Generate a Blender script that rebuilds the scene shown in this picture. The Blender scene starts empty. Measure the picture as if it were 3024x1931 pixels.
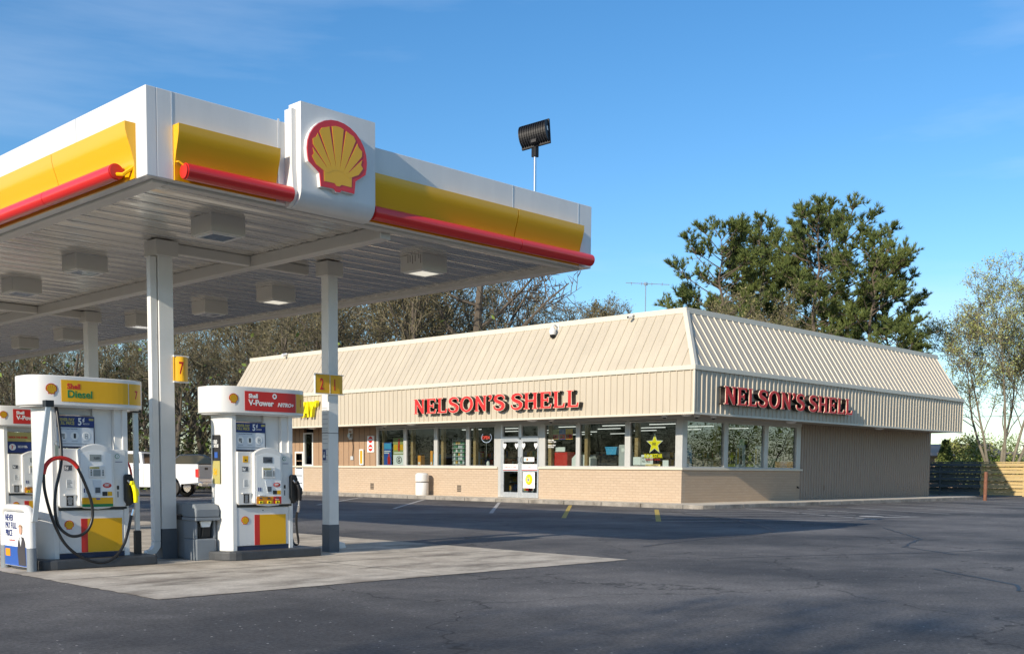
import bpy, bmesh, math, random
from mathutils import Vector, Matrix
R = math.radians
SC = bpy.context.scene
COL = SC.collection
rnd = random.Random(7)

# ---------------------------------------------------------------- camera
yaw, pitch, roll, FPX, SHV = .7702, -.0767, .0078, 3230.9, 668.6
_F = Vector((math.cos(yaw)*math.cos(pitch), math.sin(yaw)*math.cos(pitch), math.sin(pitch)))
_R = Vector((math.sin(yaw), -math.cos(yaw), 0))
_U = _R.cross(_F)
_SR = _R*math.cos(roll) + _U*math.sin(roll)
_SU = -_R*math.sin(roll) + _U*math.cos(roll)
cd = bpy.data.cameras.new('camera'); cam = bpy.data.objects.new('camera', cd); COL.objects.link(cam)
m = Matrix(((_SR.x, _SU.x, -_F.x, 0), (_SR.y, _SU.y, -_F.y, 0), (_SR.z, _SU.z, -_F.z, 1.3), (0, 0, 0, 1)))
cam.matrix_world = m
cd.sensor_width = 36; cd.lens = FPX/3024*36; cd.shift_y = SHV/3024
cd.clip_start = .1; cd.clip_end = 3000
SC.camera = cam

# ---------------------------------------------------------------- sky, sun, exposure
SUN_DIR = Vector((2.47, .31, -1)).normalized()
w = bpy.data.worlds.new('World'); SC.world = w; w.use_nodes = True
nt = w.node_tree; N = nt.nodes; L = nt.links
for n in list(N): N.remove(n)
out = N.new('ShaderNodeOutputWorld'); bg = N.new('ShaderNodeBackground')
sky = N.new('ShaderNodeTexSky'); sky.sky_type = 'NISHITA'; sky.sun_disc = False
sky.sun_elevation = R(20.5); sky.sun_rotation = math.atan2(-SUN_DIR.x, -SUN_DIR.y)
sky.altitude = 200; sky.air_density = 1.0; sky.dust_density = .35; sky.ozone_density = 3.0
tc = N.new('ShaderNodeTexCoord'); mp = N.new('ShaderNodeMapping'); mp.inputs['Rotation'].default_value = (R(12), R(-22), R(-42)); mp.inputs['Scale'].default_value = (.7, 1.3, 6.5)
nz = N.new('ShaderNodeTexNoise'); nz.inputs['Scale'].default_value = 1.0; nz.inputs['Detail'].default_value = 7; nz.inputs['Roughness'].default_value = .55
rmp = N.new('ShaderNodeValToRGB'); rmp.color_ramp.elements[0].position = .46; rmp.color_ramp.elements[1].position = .80
rmp.color_ramp.elements[1].color = (.55, .55, .55, 1)
mx = N.new('ShaderNodeMixRGB'); mx.inputs[2].default_value = (7.2, 8.2, 9.4, 1)
L.new(tc.outputs['Generated'], mp.inputs['Vector']); L.new(mp.outputs['Vector'], nz.inputs['Vector'])
L.new(nz.outputs['Fac'], rmp.inputs['Fac']); L.new(rmp.outputs['Color'], mx.inputs['Fac'])
hs = N.new('ShaderNodeHueSaturation'); hs.inputs['Saturation'].default_value = 1.24; hs.inputs['Value'].default_value = 1.36
L.new(sky.outputs['Color'], hs.inputs['Color']); L.new(hs.outputs['Color'], mx.inputs[1]); L.new(mx.outputs['Color'], bg.inputs['Color'])
bg.inputs['Strength'].default_value = .11
L.new(bg.outputs['Background'], out.inputs['Surface'])
sd = bpy.data.lights.new('sun', 'SUN'); so = bpy.data.objects.new('sun', sd); COL.objects.link(so)
sd.energy = 4.9; sd.angle = R(.5); sd.color = (1, .89, .73)
so.rotation_euler = SUN_DIR.to_track_quat('-Z', 'Y').to_euler(); so.location = (-20, 0, 30)
vs = SC.view_settings; vs.view_transform = 'Standard'; vs.look = 'None'; vs.exposure = .25; vs.gamma = 1; vs.use_curve_mapping = False

# ---------------------------------------------------------------- materials
def mat(name, col, rough=.5, metal=0, spec=.5, var=0., vscale=3., bump=0., bscale=40., emit=0, coat=0., stretch=None, alpha=1):
    M = bpy.data.materials.new(name); M.use_nodes = True
    nt = M.node_tree; N = nt.nodes; L = nt.links; b = N['Principled BSDF']
    c = (col[0], col[1], col[2], 1)
    b.inputs['Base Color'].default_value = c; b.inputs['Roughness'].default_value = rough
    b.inputs['Metallic'].default_value = metal; b.inputs['Specular IOR Level'].default_value = spec
    b.inputs['Coat Weight'].default_value = coat; b.inputs['Coat Roughness'].default_value = .08
    if emit: b.inputs['Emission Color'].default_value = c; b.inputs['Emission Strength'].default_value = emit
    if var or bump:
        t = N.new('ShaderNodeTexCoord'); mpn = N.new('ShaderNodeMapping'); L.new(t.outputs['Object'], mpn.inputs['Vector'])
        if stretch: mpn.inputs['Scale'].default_value = stretch
    if var:
        n = N.new('ShaderNodeTexNoise'); n.inputs['Scale'].default_value = vscale; n.inputs['Detail'].default_value = 6; n.inputs['Roughness'].default_value = .62
        L.new(mpn.outputs['Vector'], n.inputs['Vector'])
        r = N.new('ShaderNodeMapRange'); r.inputs[1].default_value = .3; r.inputs[2].default_value = .7
        r.inputs[3].default_value = 1-var; r.inputs[4].default_value = 1+var*.5
        L.new(n.outputs['Fac'], r.inputs[0])
        mul = N.new('ShaderNodeVectorMath'); mul.operation = 'SCALE'; mul.inputs[0].default_value = col
        L.new(r.outputs[0], mul.inputs['Scale']); L.new(mul.outputs['Vector'], b.inputs['Base Color'])
        rr = N.new('ShaderNodeMapRange'); rr.inputs[3].default_value = rough*.8; rr.inputs[4].default_value = min(1, rough*1.25)
        L.new(n.outputs['Fac'], rr.inputs[0]); L.new(rr.outputs[0], b.inputs['Roughness'])
    if bump:
        n = N.new('ShaderNodeTexNoise'); n.inputs['Scale'].default_value = bscale; n.inputs['Detail'].default_value = 4
        L.new(mpn.outputs['Vector'], n.inputs['Vector'])
        bn = N.new('ShaderNodeBump'); bn.inputs['Strength'].default_value = bump; bn.inputs['Distance'].default_value = .02
        L.new(n.outputs['Fac'], bn.inputs['Height']); L.new(bn.outputs['Normal'], b.inputs['Normal'])
    return M

def nodes(M): return M.node_tree.nodes, M.node_tree.links, M.node_tree.nodes['Principled BSDF']

def asphalt():
    M = mat('asphalt', (.05, .05, .053), .82, spec=.35)
    N, L, b = nodes(M)
    t = N.new('ShaderNodeTexCoord')
    def noise(s, d=4, r=.6):
        n = N.new('ShaderNodeTexNoise'); n.inputs['Scale'].default_value = s; n.inputs['Detail'].default_value = d; n.inputs['Roughness'].default_value = r
        L.new(t.outputs['Object'], n.inputs['Vector']); return n
    big = noise(.22, 5, .6); fine = noise(26, 5, .85); mid = noise(2.2, 6, .7)
    r1 = N.new('ShaderNodeValToRGB'); e = r1.color_ramp.elements
    e[0].position = .40; e[0].color = (.064, .063, .065, 1); e[1].position = .62; e[1].color = (.158, .148, .14, 1)
    L.new(big.outputs['Fac'], r1.inputs['Fac'])
    r2 = N.new('ShaderNodeMapRange'); r2.inputs[1].default_value = .3; r2.inputs[2].default_value = .7; r2.inputs[3].default_value = .35; r2.inputs[4].default_value = 1.7
    L.new(fine.outputs['Fac'], r2.inputs[0])
    r3 = N.new('ShaderNodeMapRange'); r3.inputs[1].default_value = .3; r3.inputs[2].default_value = .7; r3.inputs[3].default_value = .8; r3.inputs[4].default_value = 1.2
    L.new(mid.outputs['Fac'], r3.inputs[0])
    mu = N.new('ShaderNodeMath'); mu.operation = 'MULTIPLY'; L.new(r2.outputs[0], mu.inputs[0]); L.new(r3.outputs[0], mu.inputs[1])
    sc = N.new('ShaderNodeVectorMath'); sc.operation = 'SCALE'; L.new(r1.outputs['Color'], sc.inputs[0]); L.new(mu.outputs[0], sc.inputs['Scale'])
    # pale stones
    vo = N.new('ShaderNodeTexVoronoi'); vo.inputs['Scale'].default_value = 15; L.new(t.outputs['Object'], vo.inputs['Vector'])
    lt = N.new('ShaderNodeMath'); lt.operation = 'LESS_THAN'; lt.inputs[1].default_value = .15; L.new(vo.outputs['Distance'], lt.inputs[0])
    sel = N.new('ShaderNodeMath'); sel.operation = 'GREATER_THAN'; sel.inputs[1].default_value = .52; L.new(mid.outputs['Fac'], sel.inputs[0])
    sx = N.new('ShaderNodeSeparateXYZ'); L.new(vo.outputs['Color'], sx.inputs[0])
    s3 = N.new('ShaderNodeMath'); s3.operation = 'GREATER_THAN'; s3.inputs[1].default_value = .72; L.new(sx.outputs[0], s3.inputs[0])
    m1 = N.new('ShaderNodeMath'); m1.operation = 'MULTIPLY'; L.new(lt.outputs[0], m1.inputs[0]); L.new(sel.outputs[0], m1.inputs[1])
    m2 = N.new('ShaderNodeMath'); m2.operation = 'MULTIPLY'; L.new(m1.outputs[0], m2.inputs[0]); L.new(s3.outputs[0], m2.inputs[1])
    mix = N.new('ShaderNodeMixRGB'); mix.inputs[2].default_value = (.42, .40, .37, 1); L.new(m2.outputs[0], mix.inputs['Fac']); L.new(sc.outputs['Vector'], mix.inputs[1])
    # hairline cracks
    wn = noise(.8, 4, .6); ad = N.new('ShaderNodeVectorMath'); ad.operation = 'ADD'
    sc2 = N.new('ShaderNodeVectorMath'); sc2.operation = 'SCALE'; sc2.inputs['Scale'].default_value = 1.6; L.new(wn.outputs['Color'], sc2.inputs[0])
    L.new(t.outputs['Object'], ad.inputs[0]); L.new(sc2.outputs['Vector'], ad.inputs[1])
    v2 = N.new('ShaderNodeTexVoronoi'); v2.feature = 'DISTANCE_TO_EDGE'; v2.inputs['Scale'].default_value = .22; L.new(ad.outputs['Vector'], v2.inputs['Vector'])
    ck = N.new('ShaderNodeMapRange'); ck.inputs[1].default_value = .0; ck.inputs[2].default_value = .006; ck.inputs[3].default_value = .35; ck.inputs[4].default_value = 1.
    L.new(v2.outputs['Distance'], ck.inputs[0])
    sc3 = N.new('ShaderNodeVectorMath'); sc3.operation = 'SCALE'; L.new(mix.outputs['Color'], sc3.inputs[0]); L.new(ck.outputs[0], sc3.inputs['Scale'])
    L.new(sc3.outputs['Vector'], b.inputs['Base Color'])
    bn = N.new('ShaderNodeBump'); bn.inputs['Strength'].default_value = .55; bn.inputs['Distance'].default_value = .012
    L.new(fine.outputs['Fac'], bn.inputs['Height']); L.new(bn.outputs['Normal'], b.inputs['Normal'])
    return M

def concrete(name, c0, c1, stain=.5):
    M = mat(name, c1, .85, spec=.3)
    N, L, b = nodes(M); t = N.new('ShaderNodeTexCoord')
    def noise(s, d=5, r=.6, sv=None):
        n = N.new('ShaderNodeTexNoise'); n.inputs['Scale'].default_value = s; n.inputs['Detail'].default_value = d; n.inputs['Roughness'].default_value = r
        if sv:
            mpn = N.new('ShaderNodeMapping'); mpn.inputs['Scale'].default_value = sv; mpn.inputs['Rotation'].default_value = (0, 0, R(20)); L.new(t.outputs['Object'], mpn.inputs['Vector']); L.new(mpn.outputs['Vector'], n.inputs['Vector'])
        else: L.new(t.outputs['Object'], n.inputs['Vector'])
        return n
    a = noise(1.6, 7, .65); r1 = N.new('ShaderNodeValToRGB'); e = r1.color_ramp.elements
    e[0].position = .3; e[0].color = (*c0, 1); e[1].position = .62; e[1].color = (*c1, 1); L.new(a.outputs['Fac'], r1.inputs['Fac'])
    s = noise(1.0, 6, .7, (.5, 1.7, 1)); r2 = N.new('ShaderNodeMapRange'); r2.inputs[1].default_value = .50; r2.inputs[2].default_value = .68; r2.inputs[3].default_value = 0; r2.inputs[4].default_value = stain
    L.new(s.outputs['Fac'], r2.inputs[0])
    mix = N.new('ShaderNodeMixRGB'); mix.inputs[2].default_value = (.09, .075, .06, 1); L.new(r2.outputs[0], mix.inputs['Fac']); L.new(r1.outputs['Color'], mix.inputs[1])
    f = noise(30, 4, .7); r3 = N.new('ShaderNodeMapRange'); r3.inputs[1].default_value = .3; r3.inputs[2].default_value = .7; r3.inputs[3].default_value = .84; r3.inputs[4].default_value = 1.12; L.new(f.outputs['Fac'], r3.inputs[0])
    sc = N.new('ShaderNodeVectorMath'); sc.operation = 'SCALE'; L.new(mix.outputs['Color'], sc.inputs[0]); L.new(r3.outputs[0], sc.inputs['Scale'])
    L.new(sc.outputs['Vector'], b.inputs['Base Color'])
    bn = N.new('ShaderNodeBump'); bn.inputs['Strength'].default_value = .3; bn.inputs['Distance'].default_value = .01; L.new(f.outputs['Fac'], bn.inputs['Height']); L.new(bn.outputs['Normal'], b.inputs['Normal'])
    return M

def brick(name, col):
    M = mat(name, col, .75, spec=.25)
    N, L, b = nodes(M); t = N.new('ShaderNodeTexCoord'); s = N.new('ShaderNodeSeparateXYZ'); L.new(t.outputs['Object'], s.inputs[0])
    ad = N.new('ShaderNodeMath'); L.new(s.outputs[0], ad.inputs[0]); L.new(s.outputs[1], ad.inputs[1])
    cb = N.new('ShaderNodeCombineXYZ'); L.new(ad.outputs[0], cb.inputs[0]); L.new(s.outputs[2], cb.inputs[1])
    br = N.new('ShaderNodeTexBrick'); br.inputs['Scale'].default_value = 1; br.inputs['Brick Width'].default_value = .30; br.inputs['Row Height'].default_value = .1
    br.inputs['Mortar Size'].default_value = .008; br.inputs['Mortar Smooth'].default_value = .4
    br.inputs['Color1'].default_value = (*col, 1); br.inputs['Color2'].default_value = (col[0]*.94, col[1]*.93, col[2]*.92, 1); br.inputs['Mortar'].default_value = (col[0]*.93, col[1]*.92, col[2]*.91, 1)
    L.new(cb.outputs[0], br.inputs['Vector']); L.new(br.outputs['Color'], b.inputs['Base Color'])
    n = N.new('ShaderNodeTexNoise'); n.inputs['Scale'].default_value = 14; L.new(t.outputs['Object'], n.inputs['Vector'])
    iv = N.new('ShaderNodeMath'); iv.operation = 'MULTIPLY_ADD'; iv.inputs[1].default_value = -1.; L.new(br.outputs['Fac'], iv.inputs[0]); 
    n2 = N.new('ShaderNodeMath'); n2.operation = 'MULTIPLY'; n2.inputs[1].default_value = .5; L.new(n.outputs['Fac'], n2.inputs[0]); L.new(n2.outputs[0], iv.inputs[2])
    bn = N.new('ShaderNodeBump'); bn.inputs['Strength'].default_value = .8; bn.inputs['Distance'].default_value = .012; L.new(iv.outputs[0], bn.inputs['Height']); L.new(bn.outputs['Normal'], b.inputs['Normal'])
    return M

def glassmat(name, tint=(.8, .85, .85), refl=.1):
    M = bpy.data.materials.new(name); M.use_nodes = True; nt = M.node_tree; N = nt.nodes; L = nt.links
    for n in list(N): N.remove(n)
    o = N.new('ShaderNodeOutputMaterial'); mx = N.new('ShaderNodeMixShader'); tr = N.new('ShaderNodeBsdfTransparent'); gl = N.new('ShaderNodeBsdfGlossy')
    tr.inputs['Color'].default_value = (*tint, 1); gl.inputs['Roughness'].default_value = .0; gl.inputs['Color'].default_value = (.95, .97, 1, 1)
    lw = N.new('ShaderNodeLayerWeight'); lw.inputs['Blend'].default_value = .5
    pw_ = N.new('ShaderNodeMath'); pw_.operation = 'POWER'; pw_.inputs[1].default_value = 4.; L.new(lw.outputs['Facing'], pw_.inputs[0])
    ma = N.new('ShaderNodeMath'); ma.operation = 'ADD'; ma.inputs[1].default_value = refl; ma.use_clamp = True; L.new(pw_.outputs[0], ma.inputs[0])
    t = N.new('ShaderNodeTexCoord'); n = N.new('ShaderNodeTexNoise'); n.inputs['Scale'].default_value = .9; n.inputs['Detail'].default_value = 1
    L.new(t.outputs['Object'], n.inputs['Vector']); bn = N.new('ShaderNodeBump'); bn.inputs['Strength'].default_value = .12; bn.inputs['Distance'].default_value = .02
    L.new(n.outputs['Fac'], bn.inputs['Height']); L.new(bn.outputs['Normal'], gl.inputs['Normal'])
    L.new(ma.outputs[0], mx.inputs['Fac']); L.new(tr.outputs[0], mx.inputs[1]); L.new(gl.outputs[0], mx.inputs[2]); L.new(mx.outputs[0], o.inputs['Surface'])
    return M

def foliage(name, c0, c1, scale=.6, rough=.7, transl=True):
    M = mat(name, c1, rough, spec=.2); N, L, b = nodes(M)
    g = N.new('ShaderNodeNewGeometry'); t = N.new('ShaderNodeTexCoord'); n = N.new('ShaderNodeTexNoise'); n.inputs['Scale'].default_value = scale; n.inputs['Detail'].default_value = 3
    L.new(t.outputs['Object'], n.inputs['Vector'])
    a = N.new('ShaderNodeMath'); a.operation = 'MULTIPLY_ADD'; a.inputs[1].default_value = .5; L.new(g.outputs['Random Per Island'], a.inputs[0])
    h = N.new('ShaderNodeMath'); h.operation = 'MULTIPLY'; h.inputs[1].default_value = .6; L.new(n.outputs['Fac'], h.inputs[0]); L.new(h.outputs[0], a.inputs[2])
    r = N.new('ShaderNodeValToRGB'); e = r.color_ramp.elements; e[0].position = .2; e[0].color = (*c0, 1); e[1].position = .8; e[1].color = (*c1, 1)
    L.new(a.outputs[0], r.inputs['Fac']); L.new(r.outputs['Color'], b.inputs['Base Color'])
    return M

W = dict(
 asphalt=asphalt(), pad=concrete('pad_concrete', (.34, .29, .235), (.60, .54, .45), .78), walk=concrete('sidewalk_concrete', (.50, .45, .37), (.66, .60, .50), .15),
 kerb=concrete('kerb_concrete', (.16, .15, .135), (.34, .31, .27), .6),
 white=mat('white_panel', (.69, .69, .68), .33, var=.07, vscale=2.2, coat=.2, stretch=(1.6, 1.6, .3)), whitem=mat('white_metal', (.72, .72, .70), .35, var=.07, vscale=2.5, coat=.25),
 soffit=mat('soffit_metal', (.60, .58, .54), .36, metal=.2, var=.08, vscale=.8), pan=mat('soffit_pan', (.66, .64, .60), .2, metal=.62, var=.07, vscale=.5), 
 yellow=mat('yellow_panel', (.80, .42, .002), .3, coat=.35), yell2=mat('yellow_vinyl', (.74, .40, .003), .4), red=mat('red_panel', (.66, .022, .02), .3, coat=.35), redv=mat('red_vinyl', (.56, .022, .015), .42),
 black=mat('black_rubber', (.012, .012, .013), .38), blackp=mat('black_plastic', (.009, .009, .011), .5, spec=.3), dgrey=mat('dark_grey_paint', (.085, .098, .115), .5, var=.15, vscale=5), island=mat('island_paint', (.05, .055, .062), .5, var=.35, vscale=4),
 grey=mat('grey_plastic', (.19, .215, .24), .5, var=.08, vscale=4), lgrey=mat('light_grey_plastic', (.47, .49, .50), .5, var=.05), alu=mat('aluminium', (.62, .63, .64), .35, metal=.7, var=.08, vscale=6),
 frame=mat('window_frame_metal', (.50, .50, .48), .4, metal=.25, var=.05), navy=mat('navy_vinyl', (.012, .03, .16), .4), navy2=mat('dark_navy', (.02, .03, .07), .45), blue=mat('blue_vinyl', (.03, .10, .38), .4), green=mat('green_vinyl', (.0, .19, .06), .4),
 gold=mat('gold_vinyl', (.42, .37, .12), .45), orange=mat('orange_vinyl', (.78, .30, .01), .4), ink=mat('black_ink', (.02, .02, .02), .6), paper=mat('white_paper', (.78, .80, .79), .6), paper2=mat('grey_paper', (.58, .63, .68), .5),
 cream=mat('cream_siding', (.485, .425, .33), .45, var=.085, vscale=1.1, stretch=(1, 1, .25)), creamt=mat('cream_trim', (.61, .56, .46), .4, var=.03), creamw=mat('greyed_trim', (.74, .68, .56), .4, var=.04),
 brown=mat('brown_siding', (.34, .22, .135), .55, var=.06, vscale=2), brownr=mat('taupe_siding', (.30, .235, .18), .5, var=.07, vscale=2), brick=brick('painted_brick', (.46, .36, .265)), brickr=brick('painted_brick_taupe', (.47, .355, .25)),
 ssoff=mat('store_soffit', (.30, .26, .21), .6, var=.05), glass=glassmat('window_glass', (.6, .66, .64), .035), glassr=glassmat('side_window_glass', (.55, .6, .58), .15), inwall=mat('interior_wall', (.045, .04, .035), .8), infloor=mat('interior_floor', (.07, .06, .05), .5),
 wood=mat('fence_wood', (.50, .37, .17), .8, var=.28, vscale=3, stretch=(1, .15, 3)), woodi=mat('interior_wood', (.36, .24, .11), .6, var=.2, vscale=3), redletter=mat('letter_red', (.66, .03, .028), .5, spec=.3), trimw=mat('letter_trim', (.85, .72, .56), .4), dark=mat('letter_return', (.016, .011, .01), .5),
 subyel=mat('letter_yellow', (.98, .84, .0), .4), bark=mat('bark', (.105, .085, .065), .9, var=.3, vscale=6, bump=.5, bscale=14), barkl=mat('pale_bark', (.21, .185, .14), .9, var=.3, vscale=5), twig=foliage('twigs', (.05, .043, .027), (.22, .19, .12), .3), brush=foliage('brush', (.025, .025, .014), (.12, .105, .06), .3),
 pinebark=mat('pine_bark', (.125, .095, .07), .9, var=.35, vscale=5), needles=foliage('pine_needles', (.02, .045, .014), (.15, .18, .05), .35), bud=foliage('spring_buds', (.08, .075, .035), (.25, .22, .10), .25), leafy=foliage('young_leaves', (.13, .17, .05), (.42, .45, .16), .5), leafd=foliage('bush_leaves', (.03, .055, .012), (.17, .23, .05), .5),
 grass=mat('grass', (.05, .08, .02), .9, var=.5, vscale=.6, bump=.6, bscale=8), carw=mat('white_car_paint', (.80, .80, .79), .2, coat=1), carb=mat('black_car_paint', (.01, .012, .014), .2, coat=1), carglass=mat('car_glass', (.025, .035, .04), .05, spec=.8), chrome=mat('chrome', (.75, .75, .76), .12, metal=1), tail=mat('tail_lamp', (.6, .01, .015), .15, coat=1, emit=.15),
 lit=mat('lit_tube', (1, .97, .9), .5, emit=1.1), lens=mat('lamp_lens', (.22, .26, .28), .15, coat=1), lensl=mat('lit_lamp_lens', (1, .95, .8), .3, emit=.5), neon=mat('neon_red', (1, .08, .05), .4, emit=1.6), neonb=mat('neon_white', (.75, .8, 1), .4, emit=.6), wood_shade=mat('shaded_fence_wood', (.085, .10, .10), .8, var=.35, vscale=3, stretch=(1, .15, 3)), rust=mat('rusty_post', (.20, .085, .05), .8, var=.4, vscale=8),  # dark fence wood has the store's shadow painted into its colour
 paint=mat('road_paint', (.46, .45, .43), .8, var=.38, vscale=5), painty=mat('yellow_road_paint', (.50, .36, .08), .8, var=.35, vscale=5), tar=mat('tar_seal', (.018, .018, .022), .5), brass=mat('brass_pole', (.55, .5, .4), .3, metal=.8), dirt=mat('dirty_mark', (.10, .08, .06), .8, var=.3),
 skin=mat('printed_skin', (.52, .31, .22), .6), suit=mat('printed_suit', (.05, .045, .05), .6), cyan=mat('cyan_plastic', (.06, .34, .62), .4), peach=mat('peach_wall', (.62, .45, .34), .8, var=.06), roofg=mat('grey_shingles', (.13, .14, .16), .9, var=.2), lgreen=mat('pale_green', (.45, .62, .42), .6), steel=mat('brushed_steel', (.55, .56, .57), .3, metal=.9))

# ---------------------------------------------------------------- mesh tools
class MB:
    def __init__(s): s.v = []; s.f = []; s.m = []; s.cur = 0
    def quad(s, a, b, c, d): n = len(s.v); s.v += [a, b, c, d]; s.f.append((n, n+1, n+2, n+3)); s.m.append(s.cur); return s
    def face(s, pts): n = len(s.v); s.v += list(pts); s.f.append(tuple(range(n, n+len(pts)))); s.m.append(s.cur); return s
    def box(s, x0, x1, y0, y1, z0, z1):
        n = len(s.v)
        s.v += [(x, y, z) for z in (z0, z1) for y in (y0, y1) for x in (x0, x1)]
        for q in ((0, 2, 3, 1), (4, 5, 7, 6), (0, 1, 5, 4), (2, 6, 7, 3), (0, 4, 6, 2), (1, 3, 7, 5)): s.f.append(tuple(n+i for i in q)); s.m.append(s.cur)
        return s
    def prism(s, pts, ax, a, b):
        """extrude 2-D polygon pts along axis ax from a to b (pts in the two other axes, in xyz order)"""
        n = len(s.v); k = len(pts)
        for t in (a, b):
            for p in pts:
                s.v.append({'x': (t, p[0], p[1]), 'y': (p[0], t, p[1]), 'z': (p[0], p[1], t)}[ax])
        s.f.append(tuple(n+i for i in range(k))); s.f.append(tuple(n+k+i for i in reversed(range(k)))); s.m += [s.cur]*2
        for i in range(k):
            j = (i+1) % k; s.f.append((n+j, n+i, n+k+i, n+k+j)); s.m.append(s.cur)
        return s
    def tube(s, pts, r, seg=8, cap=True):
        pts = [Vector(p) for p in pts]; rs = r if isinstance(r, (list, tuple)) else [r]*len(pts)
        n0 = len(s.v); up = None
        for i, p in enumerate(pts):
            d = (pts[min(i+1, len(pts)-1)]-pts[max(i-1, 0)]).normalized()
            if up is None: up = Vector((0, 0, 1)) if abs(d.z) < .9 else Vector((1, 0, 0))
            a = d.cross(up).normalized(); b = a.cross(d).normalized(); up = b
            for k in range(seg):
                t = 2*math.pi*k/seg; q = p+(a*math.cos(t)+b*math.sin(t))*rs[i]; s.v.append(tuple(q))
        for i in range(len(pts)-1):
            for k in range(seg):
                k2 = (k+1) % seg; s.f.append((n0+i*seg+k, n0+i*seg+k2, n0+(i+1)*seg+k2, n0+(i+1)*seg+k)); s.m.append(s.cur)
        if cap:
            s.f.append(tuple(n0+k for k in range(seg))); s.f.append(tuple(n0+(len(pts)-1)*seg+k for k in reversed(range(seg)))); s.m += [s.cur]*2
        return s
    def disc(s, c, ax, r, t, seg=20, ry=None):
        pts = [(r*math.cos(2*math.pi*i/seg), (ry or r)*math.sin(2*math.pi*i/seg)) for i in range(seg)]
        i = 'xyz'.index(ax); o = [c[j] for j in range(3) if j != i]
        return s.prism([(p[0]+o[0], p[1]+o[1]) for p in pts], ax, c[i]-t/2, c[i]+t/2)
    def lathe(s, c, prof, seg=24):
        n0 = len(s.v)
        for r, z in prof:
            for k in range(seg): t = 2*math.pi*k/seg; s.v.append((c[0]+r*math.cos(t), c[1]+r*math.sin(t), c[2]+z))
        for i in range(len(prof)-1):
            for k in range(seg): k2 = (k+1) % seg; s.f.append((n0+i*seg+k, n0+i*seg+k2, n0+(i+1)*seg+k2, n0+(i+1)*seg+k)); s.m.append(s.cur)
        s.f.append(tuple(n0+k for k in reversed(range(seg)))); s.f.append(tuple(n0+(len(prof)-1)*seg+k for k in range(seg))); s.m += [s.cur]*2
        return s
    def build(s, name, mats, parent=None, smooth=False, bevel=0, label=None, loc=None, recalc=True):
        me = bpy.data.meshes.new(name); me.from_pydata(s.v, [], s.f)
        if not isinstance(mats, (list, tuple)): mats = [mats]
        for q in mats: me.materials.append(W[q] if isinstance(q, str) else q)
        if len(mats) > 1: me.polygons.foreach_set('material_index', s.m)
        if recalc:
            bm = bmesh.new(); bm.from_mesh(me); bmesh.ops.recalc_face_normals(bm, faces=bm.faces); bm.to_mesh(me); bm.free()
        if smooth: me.shade_smooth(); me.set_sharp_from_angle(angle=R(38))
        o = bpy.data.objects.new(name, me); COL.objects.link(o)
        if parent: o.parent = parent
        if loc: o.location = loc
        if label: o['label'] = label
        if bevel:
            b = o.modifiers.new('bevel', 'BEVEL'); b.width = bevel; b.segments = 2; b.limit_method = 'ANGLE'; b.angle_limit = R(50)
        return o

def tag(o, label=None, cat=None, group=None, kind=None):
    if label: o['label'] = label
    if cat: o['category'] = cat
    if group: o['group'] = group
    if kind: o['kind'] = kind
    return o
def thing(name, label, cat, loc=(0, 0, 0), rz=0, group=None):
    o = bpy.data.objects.new(name, None); COL.objects.link(o); o.location = loc; o.rotation_euler.z = rz; o.empty_display_size = .3
    return tag(o, label, cat, group)
def copy_tree(o, parent=None):
    c = o.copy(); COL.objects.link(c); c.parent = parent
    for ch in list(o.children): copy_tree(ch, c)
    return c
FACE = {'-y': (R(90), 0, 0), '-x': (R(90), 0, R(-90)), '+y': (R(90), 0, R(180))}
def curve_mesh(name, loops, depth, mat_, parent, loc, face, bev=0, off=0):
    c = bpy.data.curves.new(name, 'CURVE'); c.dimensions = '2D'; c.fill_mode = 'BOTH'; c.extrude = depth/2; c.offset = off
    for lp in loops:
        s = c.splines.new('POLY'); s.points.add(len(lp)-1); s.use_cyclic_u = True
        for i, p in enumerate(lp): s.points[i].co = (p[0], p[1], 0, 1)
    o = bpy.data.objects.new(name, c); me = bpy.data.meshes.new_from_object(o); me.name = name
    bpy.data.objects.remove(o); bpy.data.curves.remove(c)
    me.materials.clear(); me.materials.append(W[mat_]); q = bpy.data.objects.new(name, me); COL.objects.link(q)
    q.location = loc; q.rotation_euler = FACE[face]
    if parent: q.parent = parent
    return q
def text(s, size, mat_, parent, loc, face='-y', sx=1., align='LEFT', depth=.004, bold=0., shear=0., name='lettering', space=1., line=1.):
    c = bpy.data.curves.new(name, 'FONT'); c.body = s; c.size = size; c.extrude = depth/2; c.offset = bold; c.align_x = align; c.shear = shear; c.space_character = space; c.space_line = line; c.resolution_u = 3
    o = bpy.data.objects.new(name, c); me = bpy.data.meshes.new_from_object(o); me.name = name
    bpy.data.objects.remove(o); bpy.data.curves.remove(c)
    me.materials.clear(); me.materials.append(W[mat_])
    for v in me.vertices: v.co.x *= sx
    q = bpy.data.objects.new(name, me); COL.objects.link(q); q.location = loc; q.rotation_euler = FACE[face]
    if parent: q.parent = parent
    return q
def plate(name, x0, x1, z0, z1, y, mat_, parent, t=.004):
    return MB().box(x0, x1, y-t, y, z0, z1).build(name, mat_, parent)

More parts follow.
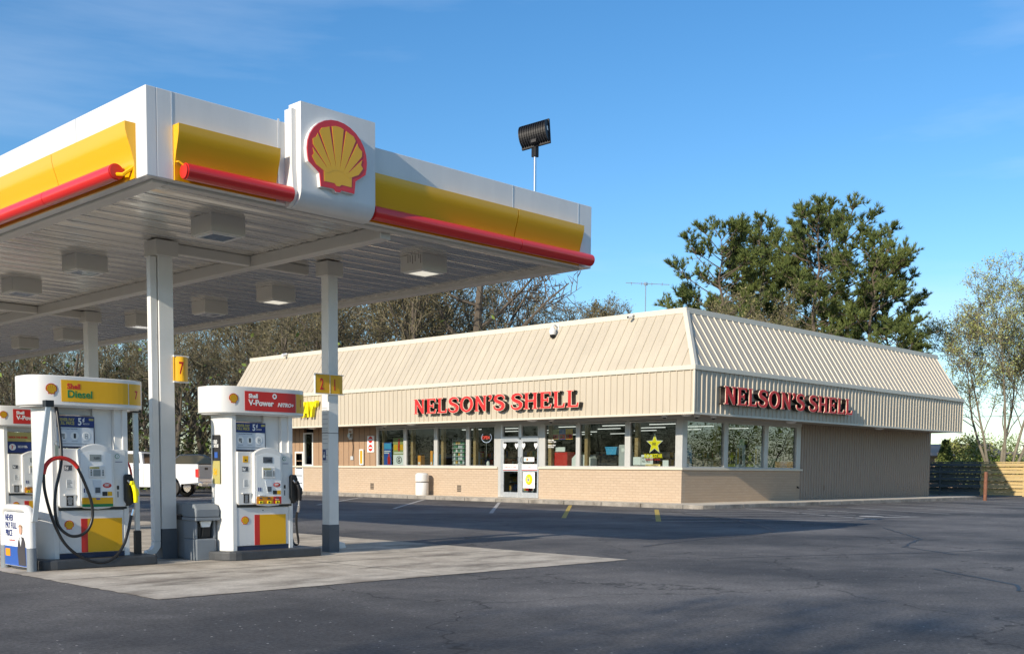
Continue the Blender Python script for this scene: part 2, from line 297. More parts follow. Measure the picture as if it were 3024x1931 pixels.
# ---------------------------------------------------------------- scallop emblem
def _scallop(k=1., n=14):
    pts = []
    for i in range(n+1):
        a = math.pi*i/n; pts.append((math.cos(a), .02+.91*math.sin(a)))   # right -> top -> left
    half = [(-.985, -.17), (-.95, -.32), (-.60, -.56), (-.56, -.90), (-.13, -.89), (-.065, -.955)]
    pts += half + [(-x, y) for x, y in reversed(half)]
    return [(x*k, y*k) for x, y in pts]
def emblem(name, cx, cz, hw, y, parent, depth=.004, edge=True):
    b = MB(); mats = ['white', 'redv' if depth < .02 else 'red', 'yell2' if depth < .02 else 'yellow']
    o = _scallop()
    if edge: b.cur = 0; b.prism([(cx+p[0]*hw*1.02, cz+p[1]*hw*1.02) for p in o], 'y', y-depth*.85, y)
    b.cur = 1; b.prism([(cx+p[0]*hw, cz+p[1]*hw) for p in o], 'y', y-depth, y-depth*.4)
    e = max(.002, depth*.04); yi = y-depth
    # scalloped yellow face: seven ribs fanning from the hinge
    hub = (0, -.80); rim = []
    inner = [(-.44, -.30), (-.46, -.75), (-.12, -.74), (-.05, -.80), (.05, -.80), (.12, -.74), (.46, -.75), (.44, -.30)]
    b.cur = 2
    b.prism([(cx+p[0]*hw, cz+p[1]*hw) for p in [(-.47, -.42)]+inner[1:7]+[(.47, -.42), (.25, -.30), (0, -.27), (-.25, -.30)]], 'y', yi-e, yi)
    edges = [-1.03, -.74, -.455, -.155, .155, .455, .74, 1.03]
    for i in range(7):
        a0, a1 = edges[i], edges[i+1]; g = .028
        def P(a, r): return (cx+(hub[0]+math.sin(a)*r)*hw, cz+(hub[1]+math.cos(a)*r)*hw)
        def rr(a): # distance from hub to inner ellipse
            lo, hi = .3, 2.
            for _ in range(24):
                md = (lo+hi)/2; x, z = math.sin(a)*md, hub[1]+math.cos(a)*md
                if (x/.83)**2+((z-.02)/.745)**2 < 1: lo = md
                else: hi = md
            return lo
        am = (a0+a1)/2; q0 = a0+g*(1 if i else .4); q1 = a1-g*(1 if i < 6 else .4)
        b.prism([P(a0*.9+.0, .42 if i else .46), P(q0, rr(q0)), P(am-.05, rr(am)+.015), P(am+.05, rr(am)+.015), P(q1, rr(q1)), P(a1*.9, .42 if i < 6 else .46)], 'y', yi-e*1.5, yi-e*.0)
    return b.build(name, mats, parent)

# ---------------------------------------------------------------- ground
def sheet(name, pts, z, m_, kind='structure', label=None):
    me = bpy.data.meshes.new(name); me.from_pydata([(p[0], p[1], z) for p in pts], [], [tuple(range(len(pts)))])
    me.materials.append(W[m_]); o = bpy.data.objects.new(name, me); COL.objects.link(o); o['kind'] = kind
    if me.polygons[0].normal.z < 0: me.flip_normals()
    return o
def ragged(pts, step=.25, amp=.03):
    o = []
    for i, p in enumerate(pts):
        q = pts[(i+1) % len(pts)]; d = math.hypot(q[0]-p[0], q[1]-p[1]); n = max(1, int(d/step)); nx, ny = -(q[1]-p[1])/d, (q[0]-p[0])/d
        for k in range(n):
            a = rnd.uniform(-amp, amp) if k else 0
            o.append((p[0]+(q[0]-p[0])*k/n+nx*a, p[1]+(q[1]-p[1])*k/n+ny*a))
    return o
sheet('ground', [(-900, -900), (1400, -900), (1400, 1400), (-900, 1400)], -.03, 'grass')
sheet('asphalt_lot', [(-60, -60), (66, -60), (66, 26), (60, 30), (60, 58), (-60, 58)], 0, 'asphalt')
sheet('concrete_pad', ragged([(5.24, 9.9), (9.0, 9.9), (12.6, 9.85), (12.6, 16), (12.6, 36.5), (5.24, 36.5)], .12, .016), .006, 'pad')
sj = MB()
for x0, x1, y0, y1 in ((8.98, 9.0, 9.95, 36), (5.3, 12.5, 12.30, 12.32), (5.3, 12.5, 16.4, 16.42), (5.3, 12.5, 20.6, 20.62), (5.3, 12.5, 24.8, 24.82)): sj.face([(x0, y0, .0095), (x1, y0, .0095), (x1, y1, .0095), (x0, y1, .0095)])
tag(sj.build('pad_joints', 'kerb'), kind='structure')
def seal(name, pts, w_):
    b = MB()
    pp = [Vector((p[0], p[1], .004)) for p in pts]; fine = []
    for i in range(len(pp)-1):
        n = max(2, int((pp[i+1]-pp[i]).length/.3))
        for k in range(n): fine.append(pp[i].lerp(pp[i+1], k/n)+Vector((rnd.uniform(-.03, .03), rnd.uniform(-.03, .03), 0)))
    fine.append(pp[-1])
    for i in range(len(fine)-1):
        d = (fine[i+1]-fine[i]).normalized(); s_ = Vector((-d.y, d.x, 0))*w_/2*rnd.uniform(.6, 1.2)
        b.face([tuple(fine[i]-s_), tuple(fine[i+1]-s_), tuple(fine[i+1]+s_), tuple(fine[i]+s_)])
    return tag(b.build(name, 'tar', recalc=False), kind='structure')
seal('crack_seal', [(28.5, 20.6), (25.0, 16.0), (22.9, 13.9), (21.3, 12.6), (19.7, 12.1), (17.5, 12.0), (15.0, 11.4)], .09)
seal('crack_seal', [(24.5, 11.6), (21, 9.2), (18.5, 8.4), (17.4, 7.0)], .05)
seal('crack_seal', [(14.6, 6.2), (13.2, 4.6), (12.6, 4.4), (12.7, 4.0)], .05)
seal('crack_seal', [(31, 8.2), (25, 5.5), (22, 5.0)], .04)
seal('crack_seal', [(13.8, 9.2), (17.8, 7.4), (20, 6.9)], .035)
# markings
mk = MB()
def stripe(x0, y0, x1, y1, w_=.1):
    d = Vector((x1-x0, y1-y0, 0)).normalized(); s_ = Vector((-d.y, d.x, 0))*w_/2; a = Vector((x0, y0, .004)); c = Vector((x1, y1, .004)); n = max(1, int((c-a).length/.5))
    for k in range(n):
        p = a.lerp(c, k/n); q = a.lerp(c, (k+1)/n); mk.face([tuple(p-s_), tuple(q-s_), tuple(q+s_), tuple(p+s_)])
mk.cur = 0
for y in (30.5, 35.0, 39.2, 43.6, 48.0): stripe(30.7, y, 22.9, y-7.4, .12)
for k in range(12):
    x = 35.6+k*2.9; stripe(x, 20.9, x-4.0, 14.2, .11)
stripe(22.7, 16.8, 28.6, 13.75, .1); stripe(24.0, 18.0, 29.5, 14.6, .1); stripe(25.6, 18.9, 31.0, 15.6, .1); stripe(27, 19.9, 32.5, 16.6, .1)
stripe(28.7, 20.5, 34.0, 17.4, .1); stripe(33.3, 20.9, 28.6, 13.75, .1)
# worn accessibility symbol
mk.disc((30.6, 14.9, .0045), 'z', .35, .002, 16); stripe(30.2, 14.4, 31.6, 13.9, .22)
mk.cur = 1
stripe(29.6, 22.0, 22.7, 16.8, .14); stripe(30.5, 26.6, 22.2, 19.6, .13); stripe(35.6, 20.9, 34.6, 19.2, .11); stripe(38.5, 20.9, 37.5, 19.2, .11)
tag(mk.build('parking_lines', ['paint', 'painty'], recalc=False), kind='structure')
# sidewalk and kerb round the store
wk = MB(); wk.prism([(31.25, 21.6), (31.6, 21.35), (55.2, 21.35), (55.5, 21.6), (55.5, 22.0), (53, 23.1), (53, 51), (31.25, 51)], 'z', -.02, .14)
tag(wk.build('sidewalk', 'walk', bevel=.02), kind='structure')
kb = MB()
y = 22.0
while y < 51: kb.box(31.08, 31.25, y, y+1.79, -.02, .138); y += 1.82
x = 31.8
while x < 54.5: kb.box(x, x+1.79, 21.18, 21.35, -.02, .138); x += 1.82
kb.prism([(31.08, 21.98), (31.25, 21.6), (31.6, 21.35), (31.78, 21.18), (31.3, 21.3), (31.1, 21.6)], 'z', -.02, .138)
tag(kb.build('kerb', 'kerb', bevel=.015), kind='structure')

# ---------------------------------------------------------------- canopy
CX0, CX1, CY0, CY1, CZ0, CZ1 = 5.79, 13.07, 11.04, 37.8, 4.375, 5.305
can = thing('gas_station_canopy', 'white canopy with yellow bands and red light bars over the fuel pumps', 'canopy', (0, 0, 0))
f = MB()
f.box(CX0, CX0+.12, CY0, CY1, CZ0, CZ1); f.box(CX0+.12, CX1, CY0, CY0+.12, CZ0, CZ1); f.box(CX1-.12, CX1, CY0+.12, CY1, CZ0, CZ1); f.box(CX0+.12, CX1-.12, CY1-.12, CY1, CZ0, CZ1)
f.build('fascia', 'white', can, bevel=.008)
sm = MB()  # panel joints: slim cover strips
for x in (6.09, 11.34, 12.76): sm.box(x-.006, x+.006, CY0-.004, CY0, CZ0+.003, CZ1-.003)
sm.box(7.42, 7.44, CY0-.012, CY0, CZ0+.02, CZ1+.02)
for y in (12.7, 15.0, 17.3, 19.6): sm.box(CX0-.004, CX0, y-.005, y+.005, CZ0+.003, CZ1-.003)
sm.build('joint_strip', 'alu', can)
MB().box(CX0+.12, CX1-.12, CY0+.12, CY1-.12, CZ1-.35, CZ1-.3).build('roof_deck', 'whitem', can)
# soffit: long interlocking pans running across
s = MB(); y = CY0+.12; pw = .406
while y < CY1-.2:
    n = 6; d = rnd.uniform(-.004, .004)
    prof = [(0, 0.), (.04, .004), (.10, .016+d), (.17, .006), (.235, .018-d), (.30, .007), (.34, .004), (pw-.03, .0), (pw-.026, .035), (pw-.008, .035), (pw, 0)]
    for a, c in zip(prof, prof[1:]):
        for xa, xb in ((CX0+.13, 9.15), (9.33, CX1-.13)):
            s.face([(xa, y+a[0], CZ0+.05+a[1]), (xb, y+a[0], CZ0+.05+a[1]), (xb, y+c[0], CZ0+.05+c[1]), (xa, y+c[0], CZ0+.05+c[1])])
    y += pw
so_ = s.build('soffit', 'pan', can, recalc=False); 
e = MB()
e.box(CX0+.12, CX0+.3, CY0+.12, CY1-.12, CZ0-.03, CZ0+.09); e.box(CX1-.3, CX1-.12, CY0+.12, CY1-.12, CZ0-.03, CZ0+.09); e.box(CX0+.3, CX1-.3, CY0+.12, CY0+.26, CZ0-.03, CZ0+.09); e.box(CX0+.3, CX1-.3, CY1-.26, CY1-.12, CZ0-.03, CZ0+.09)
e.build('edge_channel', 'soffit', can, bevel=.015)
g = MB(); g.box(9.15, 9.33, CY0+.26, CY1-.26, CZ0-.11, CZ0+.06)
for y in (14.4, 22.0, 29.6): g.box(7.7, 9.15, y-.06, y+.06, CZ0-.09, CZ0+.05); g.box(9.33, 10.2, y-.06, y+.06, CZ0-.09, CZ0+.05)
g.build('gutter', 'soffit', can, bevel=.012)
def bull(ax, p, a, b_, name):  # curved yellow band
    zz = [(0, 4.375), (.022, 4.375), (.022, 4.53), (.03, 4.57), (.06, 4.68), (.095, 4.78), (.118, 4.87), (.122, 4.955), (.0, 4.955)]
    q = MB()
    if ax == 'x': q.prism([(p-d, z) for d, z in zz], 'x', a, b_)    # face -y, runs along x
    else: q.prism([(p-d, z) for d, z in zz], 'y', a, b_)            # face -x, runs along y
    return q.build(name, 'yellow', can, smooth=True)
bull('x', CY0-.001, 6.10, 7.38, 'yellow_band'); bull('x', CY0-.001, 8.72, 11.33, 'yellow_band'); bull('x', CY0-.001, 11.345, 12.76, 'yellow_band')
bull('y', CX0-.001, 11.27, 13.10, 'yellow_band'); bull('y', CX0-.001, 13.11, 24, 'yellow_band'); bull('y', CX0-.001, 24.01, CY1-.1, 'yellow_band')
def bar(p0, p1, cap0=True):
    q = MB().tube([p0, p1], .088, 20); o = q.build('light_bar', 'red', can, smooth=True)
    d = (Vector(p1)-Vector(p0)).normalized(); c = MB().tube([Vector(p0)-d*.02, Vector(p0)+d*.0], .078, 20); c.build('end_cap', 'redv', o, smooth=True)
    return o
yb, xb_ = CY0-.115, CX0-.115
bar((6.17, yb, 4.465), (7.52, yb, 4.465)); bar((8.72, yb, 4.465), (11.33, yb, 4.465)); bar((11.34, yb, 4.465), (12.92, yb, 4.465))
bar((xb_, 11.50, 4.465), (xb_, 13.22, 4.465)); bar((xb_, 13.23, 4.465), (xb_, 24, 4.465)); bar((xb_, 24.01, 4.465), (xb_, CY1-.1, 4.465))
hk = MB(); hk.tube([(6.17, yb, 4.52), (6.11, yb+.02, 4.56), (6.12, CY0-.02, 4.57)], .012, 6); hk.tube([(xb_, 11.5, 4.44), (xb_+.02, 11.38, 4.42), (CX0-.01, 11.3, 4.5)], .02, 6); hk.build('bracket', 'yellow', can, smooth=True)
# sign box with curved foot
q = MB(); arc = [(10.80+.20-.20*math.cos(t), 4.53-.20*math.sin(t)) for t in [i*math.pi/2/8 for i in range(9)]]
q.prism([(11.039, 5.51), (10.80, 5.51)]+arc+[(11.039, 4.33)], 'x', 7.58, 8.67)
sb = q.build('sign_box', 'white', can, smooth=True)
q = MB(); arc = [(10.87+.17-.17*math.cos(t), 4.50-.17*math.sin(t)) for t in [i*math.pi/2/8 for i in range(9)]]
q.prism([(11.038, 5.44), (10.90, 5.44), (10.90, 4.8)]+arc+[(11.038, 4.33)], 'x', 7.52, 7.578)
q.build('sign_box_return', 'white', sb, smooth=True)
emblem('scallop_emblem', 8.06, 4.975, .435, 10.80, sb, .06)
# columns
def column(x, y, w_, spout):
    c = MB(); c.box(x, x+w_, y, y+w_, .42, 4.22); o = c.build('column', 'whitem', can, bevel=.006)
    MB().box(x-.004, x+w_+.004, y-.004, y+w_+.004, 0.0, .43).build('base_guard', 'dgrey', o)
    MB().box(x-.06, x+w_+.06, y-.06, y+w_+.06, 4.2, CZ0+.04).build('bracket', 'soffit', o, bevel=.008)
    if spout == 'l':
        d = MB(); d.prism([(x-.115, y+.02), (x-.012, y+.02), (x-.012, y+.12), (x-.115, y+.12)], 'z', .26, 4.19)
        d.prism([(x-.115, .26), (x-.012, .26), (x-.02, .17), (x-.08, .09), (x-.20, .06), (x-.235, .10), (x-.22, .13), (x-.15, .15), (x-.118, .20)], 'y', y+.02, y+.12)
        d.build('downspout', 'whitem', o, bevel=.01)
    elif spout == 'r':
        d = MB(); d.prism([(x+w_+.005, y+.12), (x+w_+.085, y+.12), (x+w_+.085, y+.22), (x+w_+.005, y+.22)], 'z', .2, 4.19)
        d.prism([(x+w_+.005, .2), (x+w_+.085, .2), (x+w_+.11, .15), (x+w_+.21, .13), (x+w_+.23, .05), (x+w_+.12, .04), (x+w_+.02, .10)], 'y', y+.12, y+.22)
        d.build('downspout', 'whitem', o, bevel=.008)
    return o
colA = column(7.60, 14.22, .22, 'l'); colB = column(10.12, 13.74, .18, 'r'); colC = column(10.08, 21.78, .21, None)
column(7.55, 21.9, .255, None); column(7.55, 29.5, .255, None); column(10.05, 29.5, .27, None)
MB().box(10.118, 10.302, 13.738, 13.922, 1.83, 1.838).build('band', 'ink', colB)
# notices on the right column
n = MB(); z = 2.22
for k in range(15):
    n.box(10.1165, 10.12, 13.77, 13.90, z-.006, z); z -= rnd.choice((.03, .05, .07, .09))
n.build('printed_notice', 'grey', colB)
MB().box(10.116, 10.12, 13.82, 13.90, 1.42, 1.58).build('accessible_sticker', 'navy', colB)
q = MB(); q.disc((10.114, 13.858, 1.48), 'x', .026, .004, 14); q.box(10.112, 10.116, 13.85, 13.862, 1.5, 1.55); q.build('wheelchair_mark', 'paper', colB)
# column number signs
def numsign(x, y, s_, label, curved):
    t = thing('pump_number_sign', label, 'sign', (x, y, 0), group='pump number signs on the columns')
    b = MB()
    if curved:
        b.cur = 0; pts = [(0, 0), (.0, -.02)]+[(.02+.19*i/8, -.02-.07*math.sin(math.pi*i/8)*.8) for i in range(9)]+[(.225, -.0)]
        b.prism(pts, 'z', 2.50, 2.84); f_ = b.build('panel', 'yell2', t)
        e = MB(); e.box(-.004, .23, -.03, .003, 2.836, 2.86); e.box(-.004, .23, -.03, .003, 2.48, 2.502); e.build('rim', 'white', t)
        text(s_, .24, 'redv', f_, (.04, -.083, 2.60), sx=.62, bold=.003)
    return t
numsign(7.80, 14.215, '7', 'yellow sign reading 7 on the left canopy column', True)
t = thing('pump_number_sign', 'yellow sign reading 2 and 1 wrapped round the middle column', 'sign', (10.12, 13.738, -.10), group='pump number signs on the columns')
b = MB(); b.box(-.27, -.005, -.035, -.005, 2.53, 2.81)
b.build('panel', 'yell2', t); b = MB(); b.prism([(-.003, -.005), (-.003, -.035), (.18, -.035), (.245, -.02), (.26, .0), (.26, .08), (.24, .08), (.24, -.005)], 'z', 2.53, 2.81); b.build('panel', 'yell2', t)
for q_ in ((-.275, .263, -.038, -.004, 2.812, 2.822), (-.275, .263, -.038, -.004, 2.518, 2.528), (-.006, .0, -.0385, -.034, 2.53, 2.81), (-.277, -.271, -.038, -.004, 2.53, 2.81)): MB().box(*q_).build('rim_strip', 'paper', t)
text('2', .24, 'redv', t, (-.19, -.036, 2.585), sx=.6, bold=.004); text('1', .24, 'redv', t, (.05, -.036, 2.585), sx=.6, bold=.004)
# light fixtures under the canopy
def fixture(x, y, lit, label):
    t = thing('canopy_light', label, 'light fixture', (x, y, 0), group='box lights under the canopy')
    b = MB(); w_ = .245; b.box(-w_, w_, -w_, w_, 4.205, CZ0+.06); b.build('housing', 'soffit', t, bevel=.006)
    fr = MB(); fr.box(-.21, .21, -.21, -.17, 4.19, 4.207); fr.box(-.21, .21, .17, .21, 4.19, 4.207); fr.box(-.21, -.17, -.17, .17, 4.19, 4.207); fr.box(.17, .21, -.17, .17, 4.19, 4.207); fr.build('lens_frame', 'whitem', t)
    MB().box(-.168, .168, -.168, .168, 4.194, 4.204).build('lens', 'lensl' if lit else 'lens', t)
    if lit == 2:
        for k in range(6): yy = -.22+k*.06+rnd.uniform(-.02, .02); MB().box(-w_-.001, -w_, yy, yy+.012, 4.40-rnd.uniform(.03, .16), 4.42).build('rust_streak', 'dirt', t)
for x, y, l_, lb in ((7.52, 12.52, 0, 'unlit box light under the canopy nearest the front corner'), (7.52, 16.3, 0, 'unlit box light left of the left column, above the yellow diesel header'), (7.7, 19.1, 0, 'box light cut by the left edge of the picture under the canopy'),
                    (10.95, 12.5, 2, 'rust streaked lit box light near the right end of the canopy'), (11.1, 16.6, 1, 'lit box light between the left and middle columns under the canopy'), (11.15, 18.9, 0, 'unlit box light left of the middle column, second row under the canopy'),
                    (11.2, 21.7, 0, 'unlit box light half hidden behind the left column'), (11.25, 25.3, 0, 'unlit box light just left of the far column'), (11.3, 27.9, 0, 'smallest unlit box light in the far row under the canopy'), (7.7, 25.3, 0, 'far box light at the left edge under the canopy')):
    fixture(x, y, l_, lb)
# floodlight standing on the canopy
t = thing('floodlight', 'black finned floodlight on a short silver pole above the canopy edge', 'floodlight', (12.84, 12.02, 0))
MB().tube([(0, 0, 5.0), (0, 0, 6.22)], .028, 12).build('pole', 'chrome', t, smooth=True)
MB().box(-.042, .042, -.042, .042, 6.18, 6.34).build('pole_clamp', 'blackp', t, bevel=.006)
b = MB(); A = 14
prof = [(-.17*math.sin(math.pi*i/A)-.02, .19*math.cos(math.pi*i/A)) for i in range(A+1)]   # half round toward -y (camera)
for k in range(12):
    x = -.25+k*.045; b.prism([(p[0]*1.0, p[1]*1.0) for p in prof], 'x', x, x+.016)
b.prism([(p[0]*.9, p[1]*.9) for p in prof], 'x', -.25, .26); b.prism(prof, 'x', .255, .268)
hd = b.build('finned_housing', 'blackp', t, loc=(0, 0, 6.52)); hd.rotation_euler = (R(-10), R(-8), R(-70)); hd.scale = (.88, .88, .92)
MB().box(-.27, .29, -.02, .02, -.22, .22).build('lens_rim', 'blackp', hd, bevel=.01); MB().box(-.04, .06, -.13, -.03, -.19, -.13).build('yoke', 'blackp', hd)
MB().box(.269, .272, -.10, -.05, -.02, .06).build('rating_sticker', 'paper', hd)

# ---------------------------------------------------------------- fuel pumps
def hose(pts, r=.017, n=40):
    """smooth curve through control points (Catmull-Rom)"""
    P = [Vector(p) for p in pts]; P = [P[0]*2-P[1]]+P+[P[-1]*2-P[-2]]; o = []
    seg = max(4, n//(len(pts)-1))
    for i in range(1, len(P)-2):
        for k in range(seg):
            t = k/seg; a, b, c, d = P[i-1], P[i], P[i+1], P[i+2]
            o.append(.5*((2*b)+(-a+c)*t+(2*a-5*b+4*c-d)*t*t+(-a+3*b-3*c+d)*t*t*t))
    o.append(P[-2]); return o
PLAN_END = [(.03, .0), (-.03, .0), (-.07, .035), (-.105, .09), (-.13, .16), (-.137, .30), (-.12, .40), (-.08, .475), (-.02, .53), (.03, .53)]
HC, HH, HY, HD = .465, .765, .27, .40
def header_front(x):
    c = min(1., abs(x-HC)/HH); ang = math.acos(c**(1/.52)); return HY-HD*math.sin(ang)**.62
def header_plan(g=0):
    xs = [HC-(HH+g)*math.cos(math.pi*i/40) for i in range(41)]; k = HH/(HH+g)
    fr = [(x, header_front(HC+(x-HC)*k)-g) for x in xs]; return fr+[(x, 2*HY-y) for x, y in fr[-2:0:-1]]
def curved_panel(name, x0, x1, z0, z1, m_, parent, off=.004, n=12):
    b = MB()
    for k in range(n):
        a = x0+(x1-x0)*k/n; c = x0+(x1-x0)*(k+1)/n
        ya, yc = header_front(a)-off, header_front(c)-off
        b.quad((a, ya, z0), (c, yc, z0), (c, yc, z1), (a, ya, z1))
        b.quad((a, ya, z0), (a, ya+off*.8, z0), (c, yc+off*.8, z0), (c, yc, z0)); b.quad((a, ya, z1), (c, yc, z1), (c, yc+off*.8, z1), (a, ya+off*.8, z1))
    b.quad((x0, header_front(x0)-off, z0), (x0, header_front(x0)-off, z1), (x0, header_front(x0)-off*.2, z1), (x0, header_front(x0)-off*.2, z0))
    return b.build(name, m_, parent)
def bend(o, x, n=1):
    """lay flat lettering on the header's curved front (object-space y offset per vertex)"""
    base = o.location.copy()
    for v in o.data.vertices:
        wx = base.x+v.co.x; v.co.z += -(header_front(wx)-header_front(x))
    o.data.update()
def pump(kind, x, y, label, number):
    t = thing('fuel_pump', label, 'fuel pump', (x, y, 0), group='fuel pumps on the islands')
    zt = .13
    b = MB()
    b.prism(PLAN_END, 'z', zt, 2.05)
    be = b.build('end_pillar', 'whitem', t, smooth=True)
    MB().box(-.1385, -.09, .17, .3, .62, .632).build('seam', 'grey', be)
    b = MB(); b.box(.80, .92, .03, .50, .78, 2.05); b.box(.90, .97, .0, .53, zt, 2.05); b.build('right_pillar', 'whitem', t, bevel=.006)
    b = MB(); b.box(.03, .9, .02, .52, zt+.06, .74); b.box(.03, .9, .06, .48, .74, 1.52); b.build('cabinet', 'whitem', t, bevel=.004)
    MB().box(.03, .9, .012, .52, zt, zt+.058).build('kick_plate', 'navy2', t)
    lp = MB().box(.035, .895, .005, .02, zt+.065, .735).build('lower_door', 'white', t, bevel=.003)
    plate('stripe', .32, .405, zt+.068, .63, .005, 'redv', lp); plate('colour_panel', .405, .845 if kind != 'diesel' else .87, zt+.068, .63, .005, 'yell2', lp)
    emblem('scallop_emblem', .165, .555, .062, .005, lp, .004, edge=False)
    MB().disc((.46, .004, .69), 'y', .008, .006, 10).build('lock', 'ink', lp)
    # upper cross panel (solid right half) and the poster beside it
    b = MB(); b.box(.545, .80, .10, .46, 1.52, 2.05); b.box(.03, .545, .14, .42, 1.95, 2.05); b.build('upper_panel', 'whitem', t, bevel=.004)
    ps = MB().box(.035, .545, .05, .062, 1.53, 1.93).build('display_board', 'navy2', t)
    if kind != 'store':
        plate('poster', .04, .54, 1.80, 1.93, .05, 'navy', ps)
        text('NEVER PAY\nFULL PRICE', .052, 'gold', ps, (.07, .044, 1.868), sx=.80, bold=.002, line=.85)
        text('5', .125, 'paper', ps, (.325, .044, 1.822), sx=.8, bold=.003); text('¢', .07, 'paper', ps, (.385, .044, 1.868), sx=.9, bold=.002)
        text('OFF PER GALLON\nWHEN YOU JOIN', .012, 'paper', ps, (.39, .044, 1.84), sx=.9)
        plate('sticker', .47, .53, 1.88, 1.91, .045, 'gold', ps, .002)
        q = MB(); q.box(.05, .53, .043, .05, 1.55, 1.79); cp = q.build('instruction_card', 'paper2', ps, bevel=.02)
        for k, s_ in enumerate(('keypad', 'phone', 'card')):
            cx = .13+k*.15; q = MB(); q.disc((cx, .042, 1.685), 'y', .052, .003, 20); q.build('ring', 'paper', ps)
            q = MB()
            if k == 0:
                for a in range(3):
                    for c_ in range(3): q.box(cx-.026+a*.016, cx-.014+a*.016, .0385, .0405, 1.665+c_*.015, 1.676+c_*.015)
                q.box(cx+.0, cx+.02, .038, .0405, 1.645, 1.66)
            elif k == 1: q.box(cx-.014, cx+.014, .0385, .0405, 1.652, 1.712)
            else: q.box(cx-.018, cx-.015, .0385, .0405, 1.65, 1.712); q.box(cx+.015, cx+.018, .0385, .0405, 1.65, 1.712); q.box(cx-.015, cx+.015, .0385, .0405, 1.65, 1.653); q.box(cx-.015, cx+.015, .0385, .0405, 1.709, 1.712); q.box(cx-.006, cx-.002, .0385, .0405, 1.675, 1.69); q.box(cx+.004, cx+.008, .0385, .0405, 1.675, 1.69)
            q.build('pictogram', 'ink', ps)
        text('use one of these 3 ways to save', .017, 'navy', ps, (.10, .0425, 1.765), sx=1)
        q = MB()
        for k in range(3): q.box(.09+k*.15, .17+k*.15, .042, .0428, 1.612, 1.617)
        q.box(.08, .5, .042, .0428, 1.583, 1.588); q.box(.08, .46, .042, .0428, 1.572, 1.577); q.build('small_print', 'grey', ps)
    else:
        plate('poster', .04, .54, 1.76, 1.93, .05, 'gold', ps); text('INSIDE THE STORE', .05, 'redv', ps, (.07, .044, 1.82), sx=.85, bold=.002)
        plate('card', .05, .53, 1.55, 1.745, .05, 'navy', ps); q = MB().disc((.14, .043, 1.65), 'y', .062, .003, 20); q.build('ring', 'paper', ps); text('3', .1, 'redv', ps, (.11, .040, 1.615), sx=.8, bold=.002); text('¢', .04, 'redv', ps, (.158, .04, 1.66))
        text('SAVE ON EVERY\nGALLON TODAY', .024, 'paper', ps, (.24, .044, 1.665), bold=.001)
    # console: side wings and arched centre
    b = MB(); b.prism([(.03, .80), (.05, .775), (.9, .775), (.915, .80), (.915, 1.50), (.9, 1.52), (.03, 1.52)], 'y', -.035, .06)
    cw = b.build('console', 'whitem', t, bevel=.008)
    MB().box(.04, .93, -.02, .06, .748, .774).build('shadow_gap', 'black', t)
    arch = [(.255, .80)]+[(.255, 1.50)]+[(.255+.46*i/10, 1.50+.085*math.sin(math.pi*i/10)**.8) for i in range(1, 10)]+[(.715, 1.50), (.735, .80), (.66, .765), (.5, .75), (.33, .765)]
    b = MB(); b.prism(arch, 'y', -.10, -.034); ca = b.build('centre_console', 'whitem', t, bevel=.012)
    inn = [(.285, .86)]+[(.285, 1.46)]+[(.285+.40*i/8, 1.46+.045*math.sin(math.pi*i/8)) for i in range(1, 8)]+[(.685, 1.46), (.70, .86)]
    MB().prism(inn, 'y', -.103, -.099).build('console_face', 'lgreen' if False else 'paper', ca)
    fy = -.103
    plate('price_display', .40, .555, 1.365, 1.45, fy, 'lens' if kind != 'vpower' else 'dgrey', ca); text('3.559', .04, 'ink', ca, (.45, fy-.0045, 1.39), sx=.9)
    q = MB(); q.box(.385, .60, fy-.012, fy, 1.15, 1.305); q.build('keypad_frame', 'whitem', ca, bevel=.006)
    plate('card_screen', .44, .535, 1.175, 1.255, fy-.012, 'lens', ca); plate('hint_strip', .395, .52, 1.268, 1.292, fy-.012, 'gold', ca)
    q = MB()
    for k in range(4):
        for sx_ in (.405, .56): q.box(sx_, sx_+.016, fy-.017, fy-.012, 1.18+k*.02, 1.191+k*.02)
    q.build('keys', 'ink', ca)
    q = MB(); q.prism([(.45, 1.02), (.43, 1.12), (.55, 1.12), (.54, .94), (.47, .94)], 'y', fy-.006, fy); q.build('card_bay', 'paper2', ca)
    plate('card_slot', .465, .53, .96, 1.03, fy-.006, 'dgrey', ca)
    plate('card_logo', .315, .33, .965, 1.02, fy, 'navy', ca); plate('card_logo', .35, .362, .965, 1.02, fy, 'navy', ca)
    MB().box(.32, .41, fy-.03, fy, .90, .915).build('receipt_slot', 'whitem', ca, bevel=.004)
    q = MB().disc((.625, fy-.002, 1.055), 'y', .058, .004, 20, ry=.032); q.build('oval_sticker', 'redv', ca); text('DEBIT', .024, 'paper', ca, (.59, fy-.006, 1.055), bold=.001); text('ACCEPTED', .012, 'paper', ca, (.59, fy-.006, 1.038))
    plate('safety_sticker', .56, .625, .92, .975, fy, 'ink', ca); plate('safety_sticker', .63, .69, .92, .975, fy, 'yell2', ca)
    if kind == 'diesel':
        plate('grade_panel', .29, .70, .82, .90, fy, 'yell2', ca, .006); plate('grade_band', .29, .70, .783, .82, fy, 'green', ca, .006)
        plate('grade_button', .475, .525, .875, .893, fy-.006, 'blue', ca)
    else:
        for k, (mm, nn) in enumerate((('orange', '87'), ('orange', '89'), ('redv', '93'))):
            a0 = .29+k*.138; g = plate('grade_panel', a0, a0+.132, .785, .89, fy, mm, ca, .005)
            q = MB().box(a0+.035, a0+.10, fy-.012, fy-.005, .79, .828); q.build('grade_button', 'subyel', g, bevel=.006); text(nn, .032, 'ink', g, (a0+.045, fy-.015, .798), sx=.9, bold=.001)
            plate('grade_screen', a0+.04, a0+.085, .86, .878, fy-.005, 'dgrey', g); plate('grade_name', a0+.03, a0+.09, .842, .848, fy-.005, 'paper' if k == 2 else 'redv', g)
    wy = -.035
